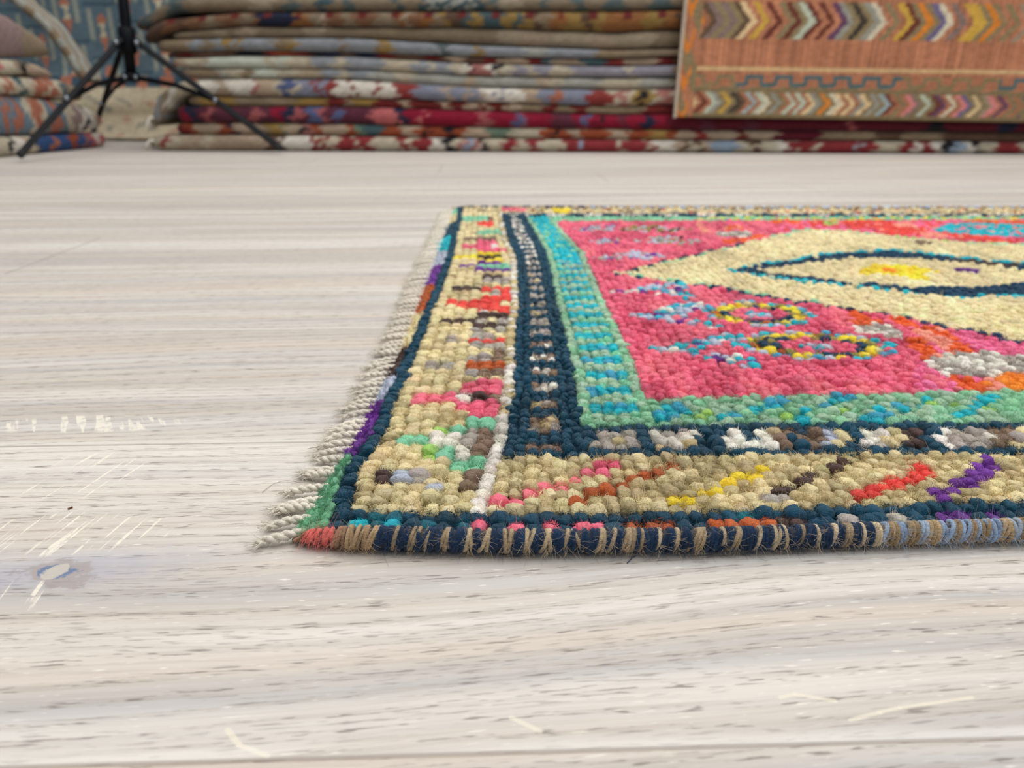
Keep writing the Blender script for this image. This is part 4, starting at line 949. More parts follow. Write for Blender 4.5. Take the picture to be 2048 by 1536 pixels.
def folded_rug(A, Bp, prof, colours, depth, setback, label, group, nose=1.0, split=None, name='folded_rug', cells=220, fringe=None, dye=1.0):
    """a carpet folded flat: rounded fold to the front, prof = [(px, y_top, y_bottom)] heights along its front"""
    ux, uy = Bp[0] - A[0], Bp[1] - A[1]
    L = math.hypot(ux, uy)
    ux, uy = ux / L, uy / L
    nx, ny = uy, -ux                        # towards the viewer side
    st = [(on_line(px, yt, A, Bp), on_line(px, yb, A, Bp)) for px, yt, yb in prof]
    ss = np.array([a[0] for a, b in st])
    zt = np.array([a[1] for a, b in st])
    zb = np.array([max(0.001, b[1]) for a, b in st])
    S = np.linspace(ss[0], ss[-1], cells)
    ZT, ZBm = np.interp(S, ss, zt), np.interp(S, ss, zb)
    wob = 0.0016 * np.sin(S * 31 + len(label)) + 0.0012 * np.sin(S * 57 + zt[0] * 90)
    csegs = segs(colours)
    cs = np.array([on_line(px, 200, A, Bp)[0] for px, c in csegs])
    th = [(-1.0, 0.0)] + [(math.sin(-math.pi / 2 + math.pi * q / 10), math.cos(-math.pi / 2 + math.pi * q / 10)) for q in range(1, 10)] + [(1.0, 0.0)]
    V, C = [], []
    for q, s in enumerate(S):
        mid, hh = (ZT[q] + ZBm[q]) / 2, (ZT[q] - ZBm[q]) / 2
        endf = min(1.0, math.sqrt(max(0.0, min(s - S[0], S[-1] - s)) / 0.03) * 0.75 + 0.25)
        rad = min(0.022, hh) * nose
        ring = [(-depth, -1.0)] + [(0.0 - rad * (1 - c), z) for z, c in th] + [(-depth, 1.0)]
        for w, (dn, zf) in enumerate(ring):
            nn = dn + setback + wob[q] - (1 - endf) * 0.02
            V.append((A[0] + ux * s + nx * nn, A[1] + uy * s + ny * nn, mid + zf * hh * (0.985 if endf > 0.99 else 0.6 + 0.385 * endf)))
            shift = 0.011 * math.sin(s * 45 + zf * 3.1) + 0.006 * math.sin(zf * 7 + s * 140)
            idx = max(0, int(np.searchsorted(cs, s + shift, side='right')) - 1)
            col = CNL[csegs[idx][1]]
            if split and zf > 0.1 and math.sin(s * split[1]) > split[2]:
                col = CNL[split[0]]
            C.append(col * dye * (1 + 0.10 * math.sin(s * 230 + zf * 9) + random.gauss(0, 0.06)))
    nr = len(th) + 2
    Fc = []
    for q in range(cells - 1):
        for w in range(nr):
            w2 = (w + 1) % nr
            Fc.append((q * nr + w, (q + 1) * nr + w, (q + 1) * nr + w2, q * nr + w2))
    Fc.append(tuple(range(nr)))
    Fc.append(tuple((cells - 1) * nr + w for w in reversed(range(nr))))
    org = (A[0] + ux * ss[0], A[1] + uy * ss[0], float(zb.min()))
    o = mesh_obj(name, V, Fc, M_far, None, np.clip(np.array(C), 0.005, 0.9), origin=org)
    tag(o, label, 'rug', group)
    if fringe:
        mbf = MB()
        for q in range(fringe):
            f = q / max(1, fringe - 1)
            p0 = np.array([A[0] + ux * ss[0] + nx * (setback - 0.015 - f * 0.06), A[1] + uy * ss[0] + ny * (setback - 0.015 - f * 0.06), (zt[0] * 0.6 + zb[0] * 0.4)])
            l = random.uniform(0.03, 0.05)
            zend = max(0.006, p0[2] - l * random.uniform(0.5, 1.0))
            pth = [p0 + np.array([0.012, 0, 0]), p0 + np.array([-0.008, 0, 0.002]), p0 + np.array([-0.018, -0.004, -0.3 * (p0[2] - zend)]), np.array([p0[0] - 0.024 + random.gauss(0, 0.006), p0[1] - 0.006, zend])]
            Vt, Ft = tube(pth, [0.0045, 0.005, 0.0045, 0.002], 6)
            mbf.add(Vt, Ft, lin((222, 214, 200)))
        mbf.build('fringe', M_far, o)
    return o


SA, SB = (-1.10, 2.615), (1.70, 2.37)
G1 = 'folded carpets in the long stack'
long_stack = [
    ([(266, 36, 62), (284, 30, 57), (300, 22, 50), (330, 2, 33), (345, -4, 24), (479, -5, 24), (700, -6, 23), (944, -6, 22), (1229, -5, 22), (1345, -6, 19), (1700, -6, 22), (2150, -4, 24)],
     '260:te 275:ta 283:te 296:oj 304:tg 330:be 360:tg 392:be 430:tn 520:bl 565:be 590:tg 610:be 652:te 672:be 700:tg 720:be 800:te 812:tn 850:te 862:lg 874:te 886:lg 900:te 912:lg 926:te 936:lg 950:te 968:be 985:tg 1000:bl 1040:be 1080:tg 1095:be 1140:tg 1165:be 1200:tg 1240:be 1290:tg 1330:be 1400:te',
     0.0, 'topmost carpet of the long stack, beige with teal flecks', None),
    ([(286, 63, 90), (300, 53, 79), (320, 42, 69), (338, 38, 64), (479, 25, 51), (700, 24, 54), (944, 23, 54), (1229, 23, 64), (1345, 20, 57), (1700, 22, 60), (2150, 24, 62)],
     '280:bd 350:br 375:bd 395:br 430:be 455:br 500:be 520:br 533:nv 606:or_ 636:be 655:ta 668:br 700:be 720:br 760:be 800:or_ 815:ta 826:br 850:or_ 870:be 888:go 900:bd 930:te 945:go 966:te 1005:go 1030:te 1042:go 1060:bd 1075:tn 1098:or_ 1128:go 1160:bd 1180:go 1200:or_ 1280:go 1310:or_ 1345:bd 1500:br',
     0.008, 'orange-brown carpet with a dark navy bar, second from top of the long stack', ('dr', 62, 0.72)),
    ([(340, 66, 79), (479, 52, 76), (700, 55, 76), (944, 54, 90), (1229, 65, 100), (1345, 58, 98), (1700, 60, 100), (2150, 62, 102)],
     '300:be 450:bl 475:be 495:ta 520:be 620:bl 660:be 760:tn 860:be 1000:bl 1040:ta 1100:bl 1180:ta 1220:bl 1300:be 1345:tn',
     0.0, 'plain tan-grey carpet above the gold-flecked grey one in the long stack', None),
    ([(312, 80, 105), (479, 76, 101), (700, 76, 104), (944, 91, 113), (1229, 101, 117), (1345, 99, 112), (1700, 101, 116), (2150, 103, 118)],
     '300:tn 400:gb 420:tn 440:gb 463:go 478:gb 487:go 497:gb 560:tn 590:go 602:gb 690:tn 700:gb 760:tn 770:go 792:gb 880:tg 900:gb 950:go 966:gb 1050:lg 1090:gb 1190:tn 1250:be 1345:tn',
     0.010, 'silvery grey carpet with gold flecks in the upper half of the long stack', None),
    ([(330, 105, 116), (479, 101, 111), (700, 104, 112), (944, 113, 127), (1229, 117, 132), (1345, 112, 130), (1700, 116, 131), (2150, 118, 133)],
     '300:bd 370:dr 400:bd 480:bk 540:dr 560:ru 600:dr 625:bk 655:nv 690:bd 715:nv 760:dr 795:bd 850:dr 880:bd 900:ta 930:bd 962:dr 1000:ta 1050:dr 1085:te 1105:ta 1160:te 1210:rd 1245:ta 1310:dr 1345:bd',
     -0.004, 'thin dark red and navy carpet squeezed mid-way in the long stack', None),
    ([(342, 117, 136), (479, 112, 136), (560, 112, 137), (700, 113, 138), (944, 127, 151), (1229, 133, 154), (1345, 130, 153), (1700, 131, 154), (2150, 133, 156)],
     '300:pk 360:ta 385:cr 412:ta 424:mi 538:cr 560:mi 580:cr 625:ta 632:gb 672:cr 698:gb 770:cr 830:gb 860:cr 868:gb 905:cr 925:wh 938:bk 946:pk 978:wh 990:bk 1000:cr 1026:li 1052:cr 1070:li 1100:cr 1140:li 1252:cr 1262:li 1345:tn',
     0.006, 'pale mint-white carpet turning lilac-grey, above the plain cream one in the long stack', None),
    ([(352, 138, 156), (479, 136, 157), (700, 138, 158), (944, 152, 174), (1229, 156, 178), (1345, 155, 177), (1700, 156, 178), (2150, 158, 180)],
     '300:be 390:tn 440:lg 456:cr 490:tn 510:mi 560:cr 600:ta 612:bl 650:gb 680:cr 700:gb 745:lg 790:cr 830:lg 930:ta 950:lg 1078:ta 1096:cr 1120:lg 1200:cr 1280:lg 1345:tn',
     0.0, 'plain greyish cream carpet just above the white medallion one in the long stack', None),
    ([(302, 222, 258), (318, 190, 236), (345, 168, 200), (368, 162, 188), (479, 158, 192), (700, 160, 195), (944, 175, 203), (1229, 181, 213), (1345, 178, 209), (1700, 180, 210), (2150, 182, 212)],
     '280:be 305:gb 322:be 336:wh 352:cr 400:wh 440:ta 462:wh 512:pk 520:ta 555:cr 566:bu 588:cr 600:bg 632:rd 642:bg 655:rd 672:wh 704:rd 710:wh 752:rd 760:wh 792:rd 830:bg 890:ta 905:bg 930:ta 940:bg 958:ta 968:wh 992:bg 998:wh 1010:bg 1016:wh 1044:ta 1078:bg 1104:oj 1122:bg 1176:rd 1222:cr 1236:pk 1254:cr 1266:go 1276:bk 1290:go 1304:cr 1316:pk 1345:cr',
     0.012, 'white carpet with blue-grey and red medallions in the middle of the long stack', None, 12),
    ([(372, 190, 212), (479, 193, 213), (700, 196, 213), (944, 204, 221), (1229, 213, 229), (1345, 210, 228), (1700, 211, 229), (2150, 213, 231)],
     '300:tn 400:go 470:be 560:tn 590:go 655:dr 690:tn 705:go 748:dr 800:ta 820:dr 880:ta 900:dr 930:ta 955:dr 965:ta 982:dr 1010:ta 1040:tn 1090:dr 1112:tn 1145:dr 1176:tn 1290:dr 1345:dm',
     0.0, 'thin gold and dark red carpet under the white medallion one in the long stack', None),
    ([(350, 212, 245), (479, 213, 245), (700, 213, 248), (944, 221, 254), (1229, 229, 258), (1345, 228, 260), (1700, 233, 262), (2150, 238, 266)],
     '300:dm 355:cm 372:nv 392:pl 410:ro 420:pl 500:ro 520:pl 545:cm 566:nv 582:ro 600:pl 612:bu 640:ro 652:pl 668:bu 680:pl 720:pl 742:pi 794:nv 812:cm 840:pi 848:cm 956:ro 982:cm 1030:bu 1046:ro 1052:cm 1104:pl 1150:cm 1166:bu 1180:cm 1196:bk 1204:cm 1244:pl 1256:cm 1290:nv 1310:cm 1340:dm 1400:pl 1430:dm 1490:pl 1520:dm 1700:ro 1720:dm 1860:bk 1900:dm 2010:nv 2040:dm',
     0.010, 'deep crimson carpet, third from the floor in the long stack', None),
    ([(350, 246, 270), (479, 245, 270), (700, 248, 272), (944, 254, 277), (1229, 258, 280), (1345, 260, 281), (1700, 262, 282), (2150, 266, 285)],
     '300:dr 365:ru 385:ta 430:ru 452:nv 465:ta 510:be 525:go 560:gr 568:ta 595:bk 602:pk 620:ru 640:ta 690:ru 706:gr 725:te 760:ru 800:ta 830:ru 848:bk 855:ru 890:bk 910:ru 930:ta 975:gr 1020:cr 1085:ru 1105:bk 1112:ru 1140:ta 1165:ru 1220:ta 1260:ru 1300:go 1340:ru 1360:ta 1395:mr 1420:ta 1480:dr 1500:ta 1560:dm 1650:tn 1760:bd 1820:tn 1900:bd',
     0.004, 'rust orange patterned carpet, second from the floor in the long stack', None),
    ([(303, 270, 301), (479, 270, 301), (700, 272, 303), (944, 277, 304), (1229, 280, 307), (1345, 281, 308), (1700, 282, 309), (2150, 285, 311)],
     '296:cr 312:mr 326:cr 345:ta 365:cr 372:ta 400:cr 412:ta 525:bd 560:wh 615:mr 630:cr 638:mr 650:cr 668:mr 704:cr 712:mr 740:cr 795:mr 812:cr 824:mr 860:wh 886:bk 906:cr 918:pk 930:lb 944:pk 956:wh 962:bk 974:cr 1007:mr 1032:cr 1056:mr 1082:cr 1130:mr 1165:lb 1172:mr 1240:cr 1250:mr 1296:cr 1302:mr 1316:wh 1356:ta 1372:bd 1384:cr 1400:bd 1410:ta 1430:lb 1484:cr 1510:bd 1526:cr 1560:wh 1582:mr 1600:cr 1604:mr 1640:cr 1650:mr 1724:gb 1734:mr 1766:cr 1816:mr 1842:wh 1858:mr 1882:wh 1900:bk 1920:lb 1944:wh 1966:bk 1980:cr 2010:mr 2060:cr',
     0.014, 'maroon and cream carpet lying on the floor at the base of the long stack', None, 14),
]
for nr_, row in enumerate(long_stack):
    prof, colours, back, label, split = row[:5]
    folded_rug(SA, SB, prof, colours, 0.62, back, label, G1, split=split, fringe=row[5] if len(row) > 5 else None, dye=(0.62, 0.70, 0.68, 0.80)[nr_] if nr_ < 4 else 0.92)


# a thick folded edge seen end on
def slab_strip(name, path, thick, y0, y1, colours, label, cells=24, axis='y'):
    """a carpet bent along path (x,z), as wide as y0..y1, with real thickness"""
    P = np.array(path, dtype=float)
    t = np.linspace(0, 1, len(P))
    tt = np.linspace(0, 1, 40)
    X, Z = np.interp(tt, t, P[:, 0]), np.interp(tt, t, P[:, 1])
    for _ in range(3):
        X[1:-1] = (X[:-2] + X[1:-1] * 2 + X[2:]) / 4
        Z[1:-1] = (Z[:-2] + Z[1:-1] * 2 + Z[2:]) / 4
    dx, dz = np.gradient(X), np.gradient(Z)
    l = np.hypot(dx, dz)
    nx, nz = -dz / l, dx / l
    Ys = np.linspace(y0, y1, cells)
    V, C, Fc = [], [], []
    for side in (0, 1):
        for q in range(40):
            for w, yy in enumerate(Ys):
                V.append((X[q] + side * nx[q] * thick, yy + 0.004 * math.sin(q * 0.5), Z[q] + side * nz[q] * thick))
                k = int((q / 40.0) * len(colours)) if (w > 0) else (q // 3) % len(colours)
                C.append(CNL[colours[(k + w // 5 * side) % len(colours)]] * random.uniform(0.9, 1.1))
    n1 = 40 * cells
    for q in range(39):
        for w in range(cells - 1):
            a = q * cells + w
            Fc.append((a, a + 1, a + cells + 1, a + cells))
            Fc.append((n1 + a, n1 + a + cells, n1 + a + cells + 1, n1 + a + 1))
        for w in (0, cells - 1):
            a = q * cells + w
            Fc.append((a, a + cells, n1 + a + cells, n1 + a))
    for q in (0, 39):
        for w in range(cells - 1):
            a = q * cells + w
            Fc.append((a, n1 + a, n1 + a + 1, a + 1))
    o = mesh_obj(name, V, Fc, M_far, None, np.clip(np.array(C), 0.005, 0.9), origin=(X[0], y0, float(Z.min())))
    return tag(o, label, 'rug')


def at(px, py, y):
    d = sight(px, py)
    p = CAMP + d * (y / d[1])
    return p


# ------------------------------------------------------------------ chevron carpet hanging over the long stack
def chevron_rug():
    hx0, hx1 = 1356, 2150
    yf = lambda s: SA[1] + (SB[1] - SA[1]) * s
    ux, uy = (SB[0] - SA[0]), (SB[1] - SA[1])
    L = math.hypot(ux, uy)
    ux, uy = ux / L, uy / L
    nx, ny = uy, -ux
    off = 0.036
    A2 = (SA[0] + nx * off, SA[1] + ny * off)
    B2 = (SB[0] + nx * off, SB[1] + ny * off)
    s0, zl = on_line(1352, 234, A2, B2)
    s1, zr = on_line(2150, 247, A2, B2)
    ztop = 0.475
    step = 0.0055
    na, nbv = int((s1 - s0) / step), int((ztop - zl) / step)
    pal = ['or_', 'cr', 'bu', 'bd', 'wh', 'sb', 'bk', 'or_', 'mi', 'mv', 'dr', 'go', 'pi', 'pl', 'ta', 'lg']
    rr = random.Random(3)
    seq1 = [rr.choice(pal) for _ in range(200)]
    seq2 = [rr.choice(pal) for _ in range(200)]
    salmon = np.array(lin((168, 112, 84)))
    olive = np.array(lin((128, 112, 82)))
    orange = np.array(lin((200, 118, 48)))
    teal = np.array(lin((70, 98, 102)))
    cream = np.array(lin((196, 164, 120)))
    bright = dict(or_=lin((220, 128, 36)), cr=lin((226, 196, 150)), bu=lin((100, 92, 136)), wh=lin((216, 206, 180)), sb=lin((150, 172, 176)), bk=lin((44, 40, 42)),
                  mi=lin((186, 196, 176)), go=lin((206, 164, 66)), pi=lin((218, 130, 130)), pl=lin((92, 50, 92)))
    streak = [rr.gauss(0, 0.10) for _ in range(na + 1)]
    patch = [rr.gauss(0, 0.06) for _ in range(na + 1)]

    def colour(a, b, ia, ib):
        # a metres from the left edge, b metres above the lower edge
        base = salmon * (1 + 1.5 * streak[ia] + 0.06 * math.sin(ib * 0.21 + ia * 0.05) + rr.gauss(0, 0.05))
        if a < 0.048:
            f = math.sin(b * 62 + 2.0 * math.sin(a * 120))
            return (orange if f > 0.55 and a < 0.03 else (olive if math.sin(b * 38 + a * 90) > -0.1 else base * 0.95)) * (1 + rr.gauss(0, 0.06))
        if b < 0.084:
            bc = 0.045
            if b < 0.008 or a > 1.03:
                return olive * (1 + rr.gauss(0, 0.08))
            if abs(b - bc) < 0.031:
                q = int((a + rr.gauss(0, 0.0012) + abs(b - bc) * 0.95) / 0.0150)
                n_ = seq2[q % 200]
                if q % 5 in (1, 4) or q % 23 > 20:
                    return (olive if q % 2 else salmon * 0.85) * (1 + rr.gauss(0, 0.07))
                return (np.array(bright.get(n_, CNL[n_])) * 0.78 + olive * 0.16) * (1 + rr.gauss(0, 0.07))
            return olive * 0.9 * (1 + rr.gauss(0, 0.08))
        if b < 0.090:
            return (olive if (int(a / 0.03) % 3) else salmon) * (1 + rr.gauss(0, 0.08))
        if b < 0.126:
            # stepped teal meander
            ph = (a % 0.088) / 0.088
            lev = 0.096 + (0.022 if 0.30 < ph < 0.78 else 0.0)
            on = abs(b - lev) < 0.0048 or ((abs(ph - 0.30) < 0.06 or abs(ph - 0.78) < 0.06) and 0.094 < b < 0.122)
            fade = (math.sin(a * 5.1 + 0.6) > -0.75) and a > 0.17
            if on:
                return (teal if fade else olive) * (1 + rr.gauss(0, 0.07))
            return (olive * 1.08 if lev > b and 0.30 < ph < 0.78 and False else salmon * 0.92) * (1 + rr.gauss(0, 0.07))
        if b < 0.136:
            return base * 0.95
        if b < 0.146:
            return cream * (1 + rr.gauss(0, 0.08))
        if b < 0.216:
            return base
        for lo, hi, sq in ((0.216, 0.326, seq1), (0.372, 0.48, seq2)):
            if lo <= b < hi:
                bc = (lo + hi) / 2
                d = abs(b - bc)
                q = (a + rr.gauss(0, 0.0014) + d * 0.80) / 0.0190
                n_ = sq[(int(q) * 7 + 3) % 200]
                if d > 0.050:
                    return base
                if int(q) % 5 in (1, 3) or int(q) % 17 > 14:
                    return (base if int(q) % 2 else olive * 1.1) * (1 + rr.gauss(0, 0.07))
                return (np.array(bright.get(n_, CNL[n_])) * 0.80 + olive * 0.14) * (1 + rr.gauss(0, 0.07))
        return base

    V, C, Fc = [], [], []
    back = 0.30
    path = []
    nb2 = nbv + 12 + 18
    for ib in range(nb2 + 1):
        if ib <= nbv:
            path.append((0.0, ib * step))
        elif ib <= nbv + 12:
            t = (ib - nbv) / 12 * math.pi / 2
            path.append((-0.030 * (1 - math.cos(t)), nbv * step + 0.030 * math.sin(t)))
        else:
            path.append((-0.030 - (ib - nbv - 12) / 18 * back, nbv * step + 0.030))
    th = 0.008
    for side in (0, 1):
        for ib, (dn, dz) in enumerate(path):
            t0 = path[max(0, ib - 1)]
            t1 = path[min(nb2, ib + 1)]
            tl = math.hypot(t1[0] - t0[0], t1[1] - t0[1])
            on, oz = (t1[1] - t0[1]) / tl, -(t1[0] - t0[0]) / tl
            hang = max(0.0, 1 - dz / 0.5)
            for ia in range(na + 1):
                s = s0 + ia * step + 0.010 * min(1, dz / 0.47)
                w = (0.004 * math.sin(ia * step * 7.0 + 0.5) + 0.002 * math.sin(ia * step * 19)) * hang
                zl_ = zl + (zr - zl) * ia / na
                rnd = 0.35 if (side and ib == 0) else 1.0
                nn = dn + w + (on * th * rnd if side else 0)
                V.append((A2[0] + ux * s + nx * nn, A2[1] + uy * s + ny * nn, zl_ + dz + (oz * th if side else 0) - 0.0))
                C.append(colour(ia * step, min(0.52, ib * step), ia, ib))
    n1 = (nb2 + 1) * (na + 1)
    for ib in range(nb2):
        for ia in range(na):
            p = ib * (na + 1) + ia
            Fc.append((p, p + na + 1, p + na + 2, p + 1))
            Fc.append((n1 + p, n1 + p + 1, n1 + p + na + 2, n1 + p + na + 1))
        for ia in (0, na):
            p = ib * (na + 1) + ia
            Fc.append((p, p + na + 1, n1 + p + na + 1, n1 + p))
    for ib in (0, nb2):
        for ia in range(na):
            p = ib * (na + 1) + ia
            Fc.append((p, p + 1, n1 + p + 1, n1 + p))
    root = empty('hanging_rug', (A2[0] + ux * s0, A2[1] + uy * s0, zl))
    tag(root, 'orange chevron-striped carpet hanging over the front of the long stack', 'rug')
    mesh_obj('carpet', V, np.array(Fc), M_far, root, np.clip(np.array(C), 0.005, 0.9))
    # pale overcast cord along its left edge
    mbc = MB()
    pts = [(A2[0] + ux * (s0 + 0.010 * min(1, dz / 0.47) - 0.004) + nx * (dn + 0.004), A2[1] + uy * (s0 - 0.004) + ny * (dn + 0.004), zl + dz) for dn, dz in path]
    dense = []
    for p, q in zip(pts, pts[1:]):
        dense.append(p)
    Vt, Ft = tube(pts, 0.0062, 8)
    mbc.add(Vt, Ft, lin((176, 160, 144)))
    for q in range(len(pts) - 1):
        p = np.array(pts[q])
        d = np.array(pts[q + 1]) - p
        Vt, Ft = tube([p + np.array([-0.006, -0.003, -0.002]), p + np.array([0, -0.0072, 0.0]), p + np.array([0.006, -0.003, 0.003])], 0.0016, 5)
        mbc.add(Vt, Ft, lin((198, 184, 168)))
    tag(mbc.build('selvedge', M_far, root), 'pale overcast edge cord')


chevron_rug()

# ------------------------------------------------------------------ pile of folded carpets at the far left
LA, LB = (-1.43, 2.34), (-1.345, 2.79)
LA0 = (LA[0] - (LB[0] - LA[0]) * 1.2, LA[1] - (LB[1] - LA[1]) * 1.2)
G2 = 'folded carpets in the left-hand pile'
ext = -330


def left(prof, colours, label, back, nose=1.0, **kw):
    p0 = prof[0]
    prof = [(ext, p0[1] - 8, p0[2] + 22)] + prof if False else prof
    return folded_rug(LA, LB, prof, colours, 0.62, back, label, G2, nose, cells=120, **kw)


left([(-210, 281, 352), (0, 272, 315), (60, 271, 311), (140, 267, 303), (214, 263, 296)],
     '-300:cr 0:bk 8:wh 28:ru 36:cr 52:nv 58:bb 88:oj 98:bb 126:ru 140:bb 152:oj 158:bb 164:pi 178:wh 186:pi 200:wh 208:bk', 'bright blue carpet at the bottom of the left-hand pile', 0.0)
left([(-210, 170, 280), (0, 189, 271), (60, 193, 270), (120, 203, 266), (170, 212, 262), (204, 226, 256)],
     '-300:sb 0:oj 10:sb 22:oj 34:sb 48:cr 58:oj 76:cr 84:sb 98:oj 112:sb 126:cr 140:mv 152:wh 160:bk 166:wh 180:cr 190:ro', 'thick cream and orange carpet with curling motifs above the blue one in the left-hand pile', 0.004)
left([(-210, 122, 170), (0, 153, 189), (60, 155, 193), (120, 160, 199), (166, 176, 203)],
     '-300:cr 0:cr 14:oj 26:cr 42:te 54:cr 74:oj 96:cr 102:oj 114:cr 126:te 136:be', 'cream carpet with red and teal bands, third from the floor in the left-hand pile', 0.006)
left([(-210, 84, 122), (0, 119, 152), (45, 120, 151), (80, 130, 154), (112, 147, 155)],
     '-300:cr 0:pi 18:cr 50:be 60:bk 70:ta', 'thin carpet with a pink patch under the mauve one in the left-hand pile', 0.0)
left([(-210, -60, 84), (0, 20, 115), (25, 30, 115), (60, 52, 114), (90, 74, 113), (108, 94, 113)],
     '-300:mv 0:mv 60:mv 80:be', 'thick mauve carpet folded back-side out on top of the left-hand pile', -0.01)

# carpets draped behind the pile
def backdrop(name, px0, px1, y, top_z, colours_fn, label, foot=0.22, bulge=0.10):
    na, nb_ = 90, 80
    p0, p1 = at(px0, 200, y)[0], at(px1, 200, y)[0]
    V, C, Fc = [], [], []
    for side in (0, 1):
        for ib in range(nb_ + 1):
            f = ib / nb_
            z = 0.012 + (top_z - 0.012) * max(0, (f - 0.12) / 0.88) ** 1.0
            fw_ = foot * max(0.0, 1 - f / 0.22) ** 1.3
            for ia in range(na + 1):
                g = ia / na
                yy = y - fw_ - bulge * math.exp(-((f - 0.25) / 0.12) ** 2) * (0.6 + 0.4 * math.sin(g * 5)) + 0.012 * math.sin(g * 14) + side * 0.014
                x = p0 + (p1 - p0) * g
                V.append((x, yy, z - side * 0.0085 * (1 if f < 0.12 else 0)))
                C.append(colours_fn(g, f) * random.uniform(0.92, 1.08))
    n1 = (na + 1) * (nb_ + 1)
    for ib in range(nb_):
        for ia in range(na):
            p = ib * (na + 1) + ia
            Fc.append((p, p + 1, p + na + 2, p + na + 1))
            Fc.append((n1 + p, n1 + p + na + 1, n1 + p + na + 2, n1 + p + 1))
        for ia in (0, na):
            p = ib * (na + 1) + ia
            Fc.append((p, p + na + 1, n1 + p + na + 1, n1 + p))
    for ib in (0, nb_):
        for ia in range(na):
            p = ib * (na + 1) + ia
            Fc.append((p, p + 1, n1 + p + 1, n1 + p))
    o = mesh_obj(name, V, np.array(Fc), M_far, None, np.clip(np.array(C), 0.005, 0.9), origin=(p0, y, 0))
    return tag(o, label, 'rug')


def blue_pattern(g, f):
    # g across, f up; motifs of the hanging blue carpet
    field = np.array(lin((82, 100, 110)))
    cream, orange, dark, pale = np.array(lin((176, 164, 140))), np.array(lin((156, 100, 80))), np.array(lin((56, 76, 90))), np.array(lin((134, 138, 128)))
    if f < 0.34:
        m = math.sin(g * 26 + 3 * math.sin(f * 20)) * math.sin(f * 34 + 2 * math.sin(g * 11))
        return (orange + cream) * 0.5 if m > 0.72 else ((dark + cream) * 0.5 if m < -0.8 else cream)
    if f < 0.40:
        return dark if math.sin(g * 50) > 0 else orange
    u = (g * 6.4) % 1.0
    v = (f * 4.3 + 0.3 * int(g * 6.4)) % 1.0
    if abs(u - 0.5) < 0.17 - 0.12 * abs(math.sin(v * 9.5)) and 0.1 < v < 0.8:
        return orange if (0.1 < v < 0.35 or v > 0.62) else cream
    if abs(abs(u - 0.5) - 0.33) < 0.07 and 0.3 < v < 0.9:
        return pale
    if abs(v - 0.95) < 0.03:
        return dark
    return field


backdrop('draped_rug', 20, 400, 3.35, 0.75, blue_pattern, 'tall slate-blue carpet with orange and cream motifs hanging behind the light stand')
# folded grey edge running down beside the mauve carpet
e0, e1, e2 = at(-20, -36, 2.95), at(98, 62, 2.95), at(170, 166, 2.95)
slab_strip('leaning_rug', [(e0[0], e0[2]), (e1[0], e1[2]), (e2[0], e2[2])], 0.030, 2.93, 3.02, ['lg', 'lg', 'tn', 'lg', 'tn'], 'carpet with grey folded edge leaning diagonally behind the mauve carpet')

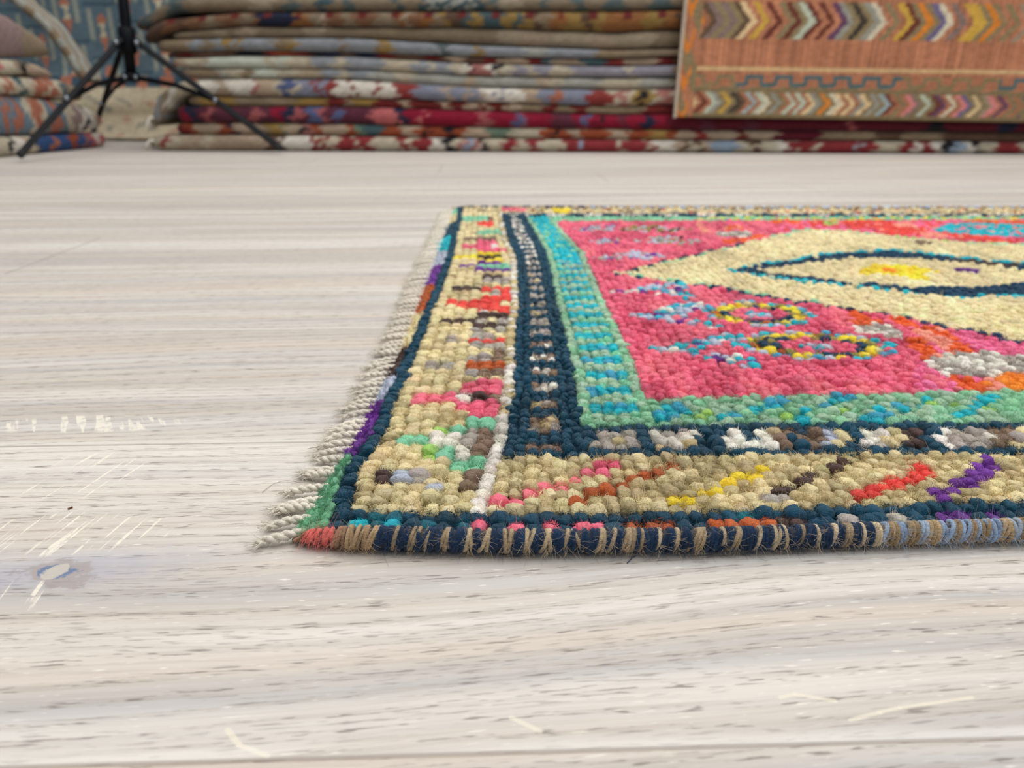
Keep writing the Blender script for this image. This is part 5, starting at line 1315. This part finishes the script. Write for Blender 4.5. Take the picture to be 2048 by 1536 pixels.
# ------------------------------------------------------------------ light stand
def light_stand():
    yp = 2.60
    top = at(242, -40, yp)
    hub = at(254, 72, yp)
    low = at(263, 156, yp)
    f1 = np.array(at(40, 313, 2.36))
    f1 = CAMP + sight(38, 316) * ((0.012 - 0.18) / sight(38, 316)[2])
    f2 = CAMP + sight(564, 301) * ((0.012 - 0.18) / sight(564, 301)[2])
    f3 = np.array(at(182, 278, 3.0))
    f3[2] = 0.012
    root = empty('light_stand', (low[0], low[1], 0))
    tag(root, 'black tripod light stand in front of the carpet piles', 'tripod')
    up = hub + (top - hub) * 3.2
    m = MB(); V, Fc = tube([low + (low - hub) * 0.02, hub, up], [0.0165, 0.0165, 0.0150], 14); m.add(V, Fc); m.build('pole', M_black, root)
    m = MB()
    ax = (hub - low) / np.linalg.norm(hub - low)
    for q in ((-0.045, 0.024), (0.0, 0.029), (0.03, 0.024)):
        pass
    V, Fc = tube([hub - ax * 0.05, hub - ax * 0.045, hub + ax * 0.02, hub + ax * 0.026], [0.021, 0.026, 0.026, 0.02], 14); m.add(V, Fc)
    col = m.build('collar', M_black, root)
    m = MB(); V, Fc = tube([low - ax * 0.012, low - ax * 0.010, low + ax * 0.014, low + ax * 0.016], [0.019, 0.024, 0.024, 0.019], 14); m.add(V, Fc)
    lowc = m.build('collar', M_black, root)
    for f, mid in ((f1, 0.54), (f2, 0.56), (f3, 0.6)):
        d = (f - hub); d /= np.linalg.norm(d)
        side = np.cross(d, ax); side /= np.linalg.norm(side)
        hs = hub - ax * 0.012 + (f - hub) * np.array([1, 1, 0]) / np.linalg.norm((f - hub)[:2]) * 0.026
        fe = f + np.array([0, 0, 0.004])
        m = MB(); V, Fc = tube([hs, hs + (fe - hs) * 0.97], [0.0105, 0.0105], 4); m.add(V, Fc)
        leg = m.build('leg', M_black, root)
        for p in leg.data.polygons:
            p.use_smooth = False
        m = MB(); V, Fc = tube([hs + (fe - hs) * 0.965, hs + (fe - hs) * 0.995], [0.0118, 0.0105], 8); m.add(V, Fc)
        m.build('rubber_foot', M_rubber, leg)
        mp = hs + (fe - hs) * mid
        m = MB(); m.ball(mp + np.array([0.0, -0.012, 0.002]), 0.0085); m.build('rivet', M_steel, leg)
        m = MB(); m.ball(hs + (fe - hs) * 0.03 + np.array([0, -0.014, 0]), 0.009); m.build('rivet', M_steel, leg)
        ls = low + (mp - low) * np.array([1, 1, 0]) / np.linalg.norm((mp - low)[:2]) * 0.022
        m = MB(); V, Fc = tube([ls, (ls + mp) / 2 + np.array([0, 0, 0.012]), mp], [0.0075, 0.0075, 0.0075], 4); m.add(V, Fc)
        br = m.build('brace', M_black, root)
        m = MB(); m.ball(ls + np.array([0, -0.010, 0.002]), 0.008); m.build('rivet', M_steel, br)


light_stand()

# ------------------------------------------------------------------ bits lying on the floor
def thread(name, pts, r, rgb, label, cat):
    P = np.array(pts, dtype=float)
    t = np.linspace(0, 1, len(P))
    tt = np.linspace(0, 1, 24)
    Q = np.stack([np.interp(tt, t, P[:, k]) for k in range(3)], -1)
    for _ in range(4):
        Q[1:-1] = (Q[:-2] + 2 * Q[1:-1] + Q[2:]) / 4
    m = MB()
    V, Fc = tube(Q, np.r_[np.full(20, r), np.linspace(r, r * 0.4, 4)], 6)
    m.add(V, Fc, lin(rgb))
    o = m.build(name, M_yarn, None, origin=tuple(Q[0]))
    return tag(o, label, cat)


def gp(px, py, z=0.0005):
    d = sight(px, py)
    return CAMP + d * ((z - 0.18) / d[2])


thread('wool_thread', [gp(1254, 1126), gp(1259, 1121), gp(1266, 1114), gp(1274, 1111)], 0.0002, (40, 66, 96), 'short dark blue wool thread on the floor in front of the bound edge', 'thread')
thread('hair', [gp(524, 985), gp(545, 968), gp(572, 960), gp(604, 966, 0.002)], 0.00009, (120, 96, 84), 'fine brown hair curving off the fringe onto the floor', 'hair')
thread('splinter', [gp(136, 1018), gp(140, 1016), gp(146, 1014)], 0.0004, (112, 66, 50), 'tiny brown splinter on the floor left of the rug', 'splinter')
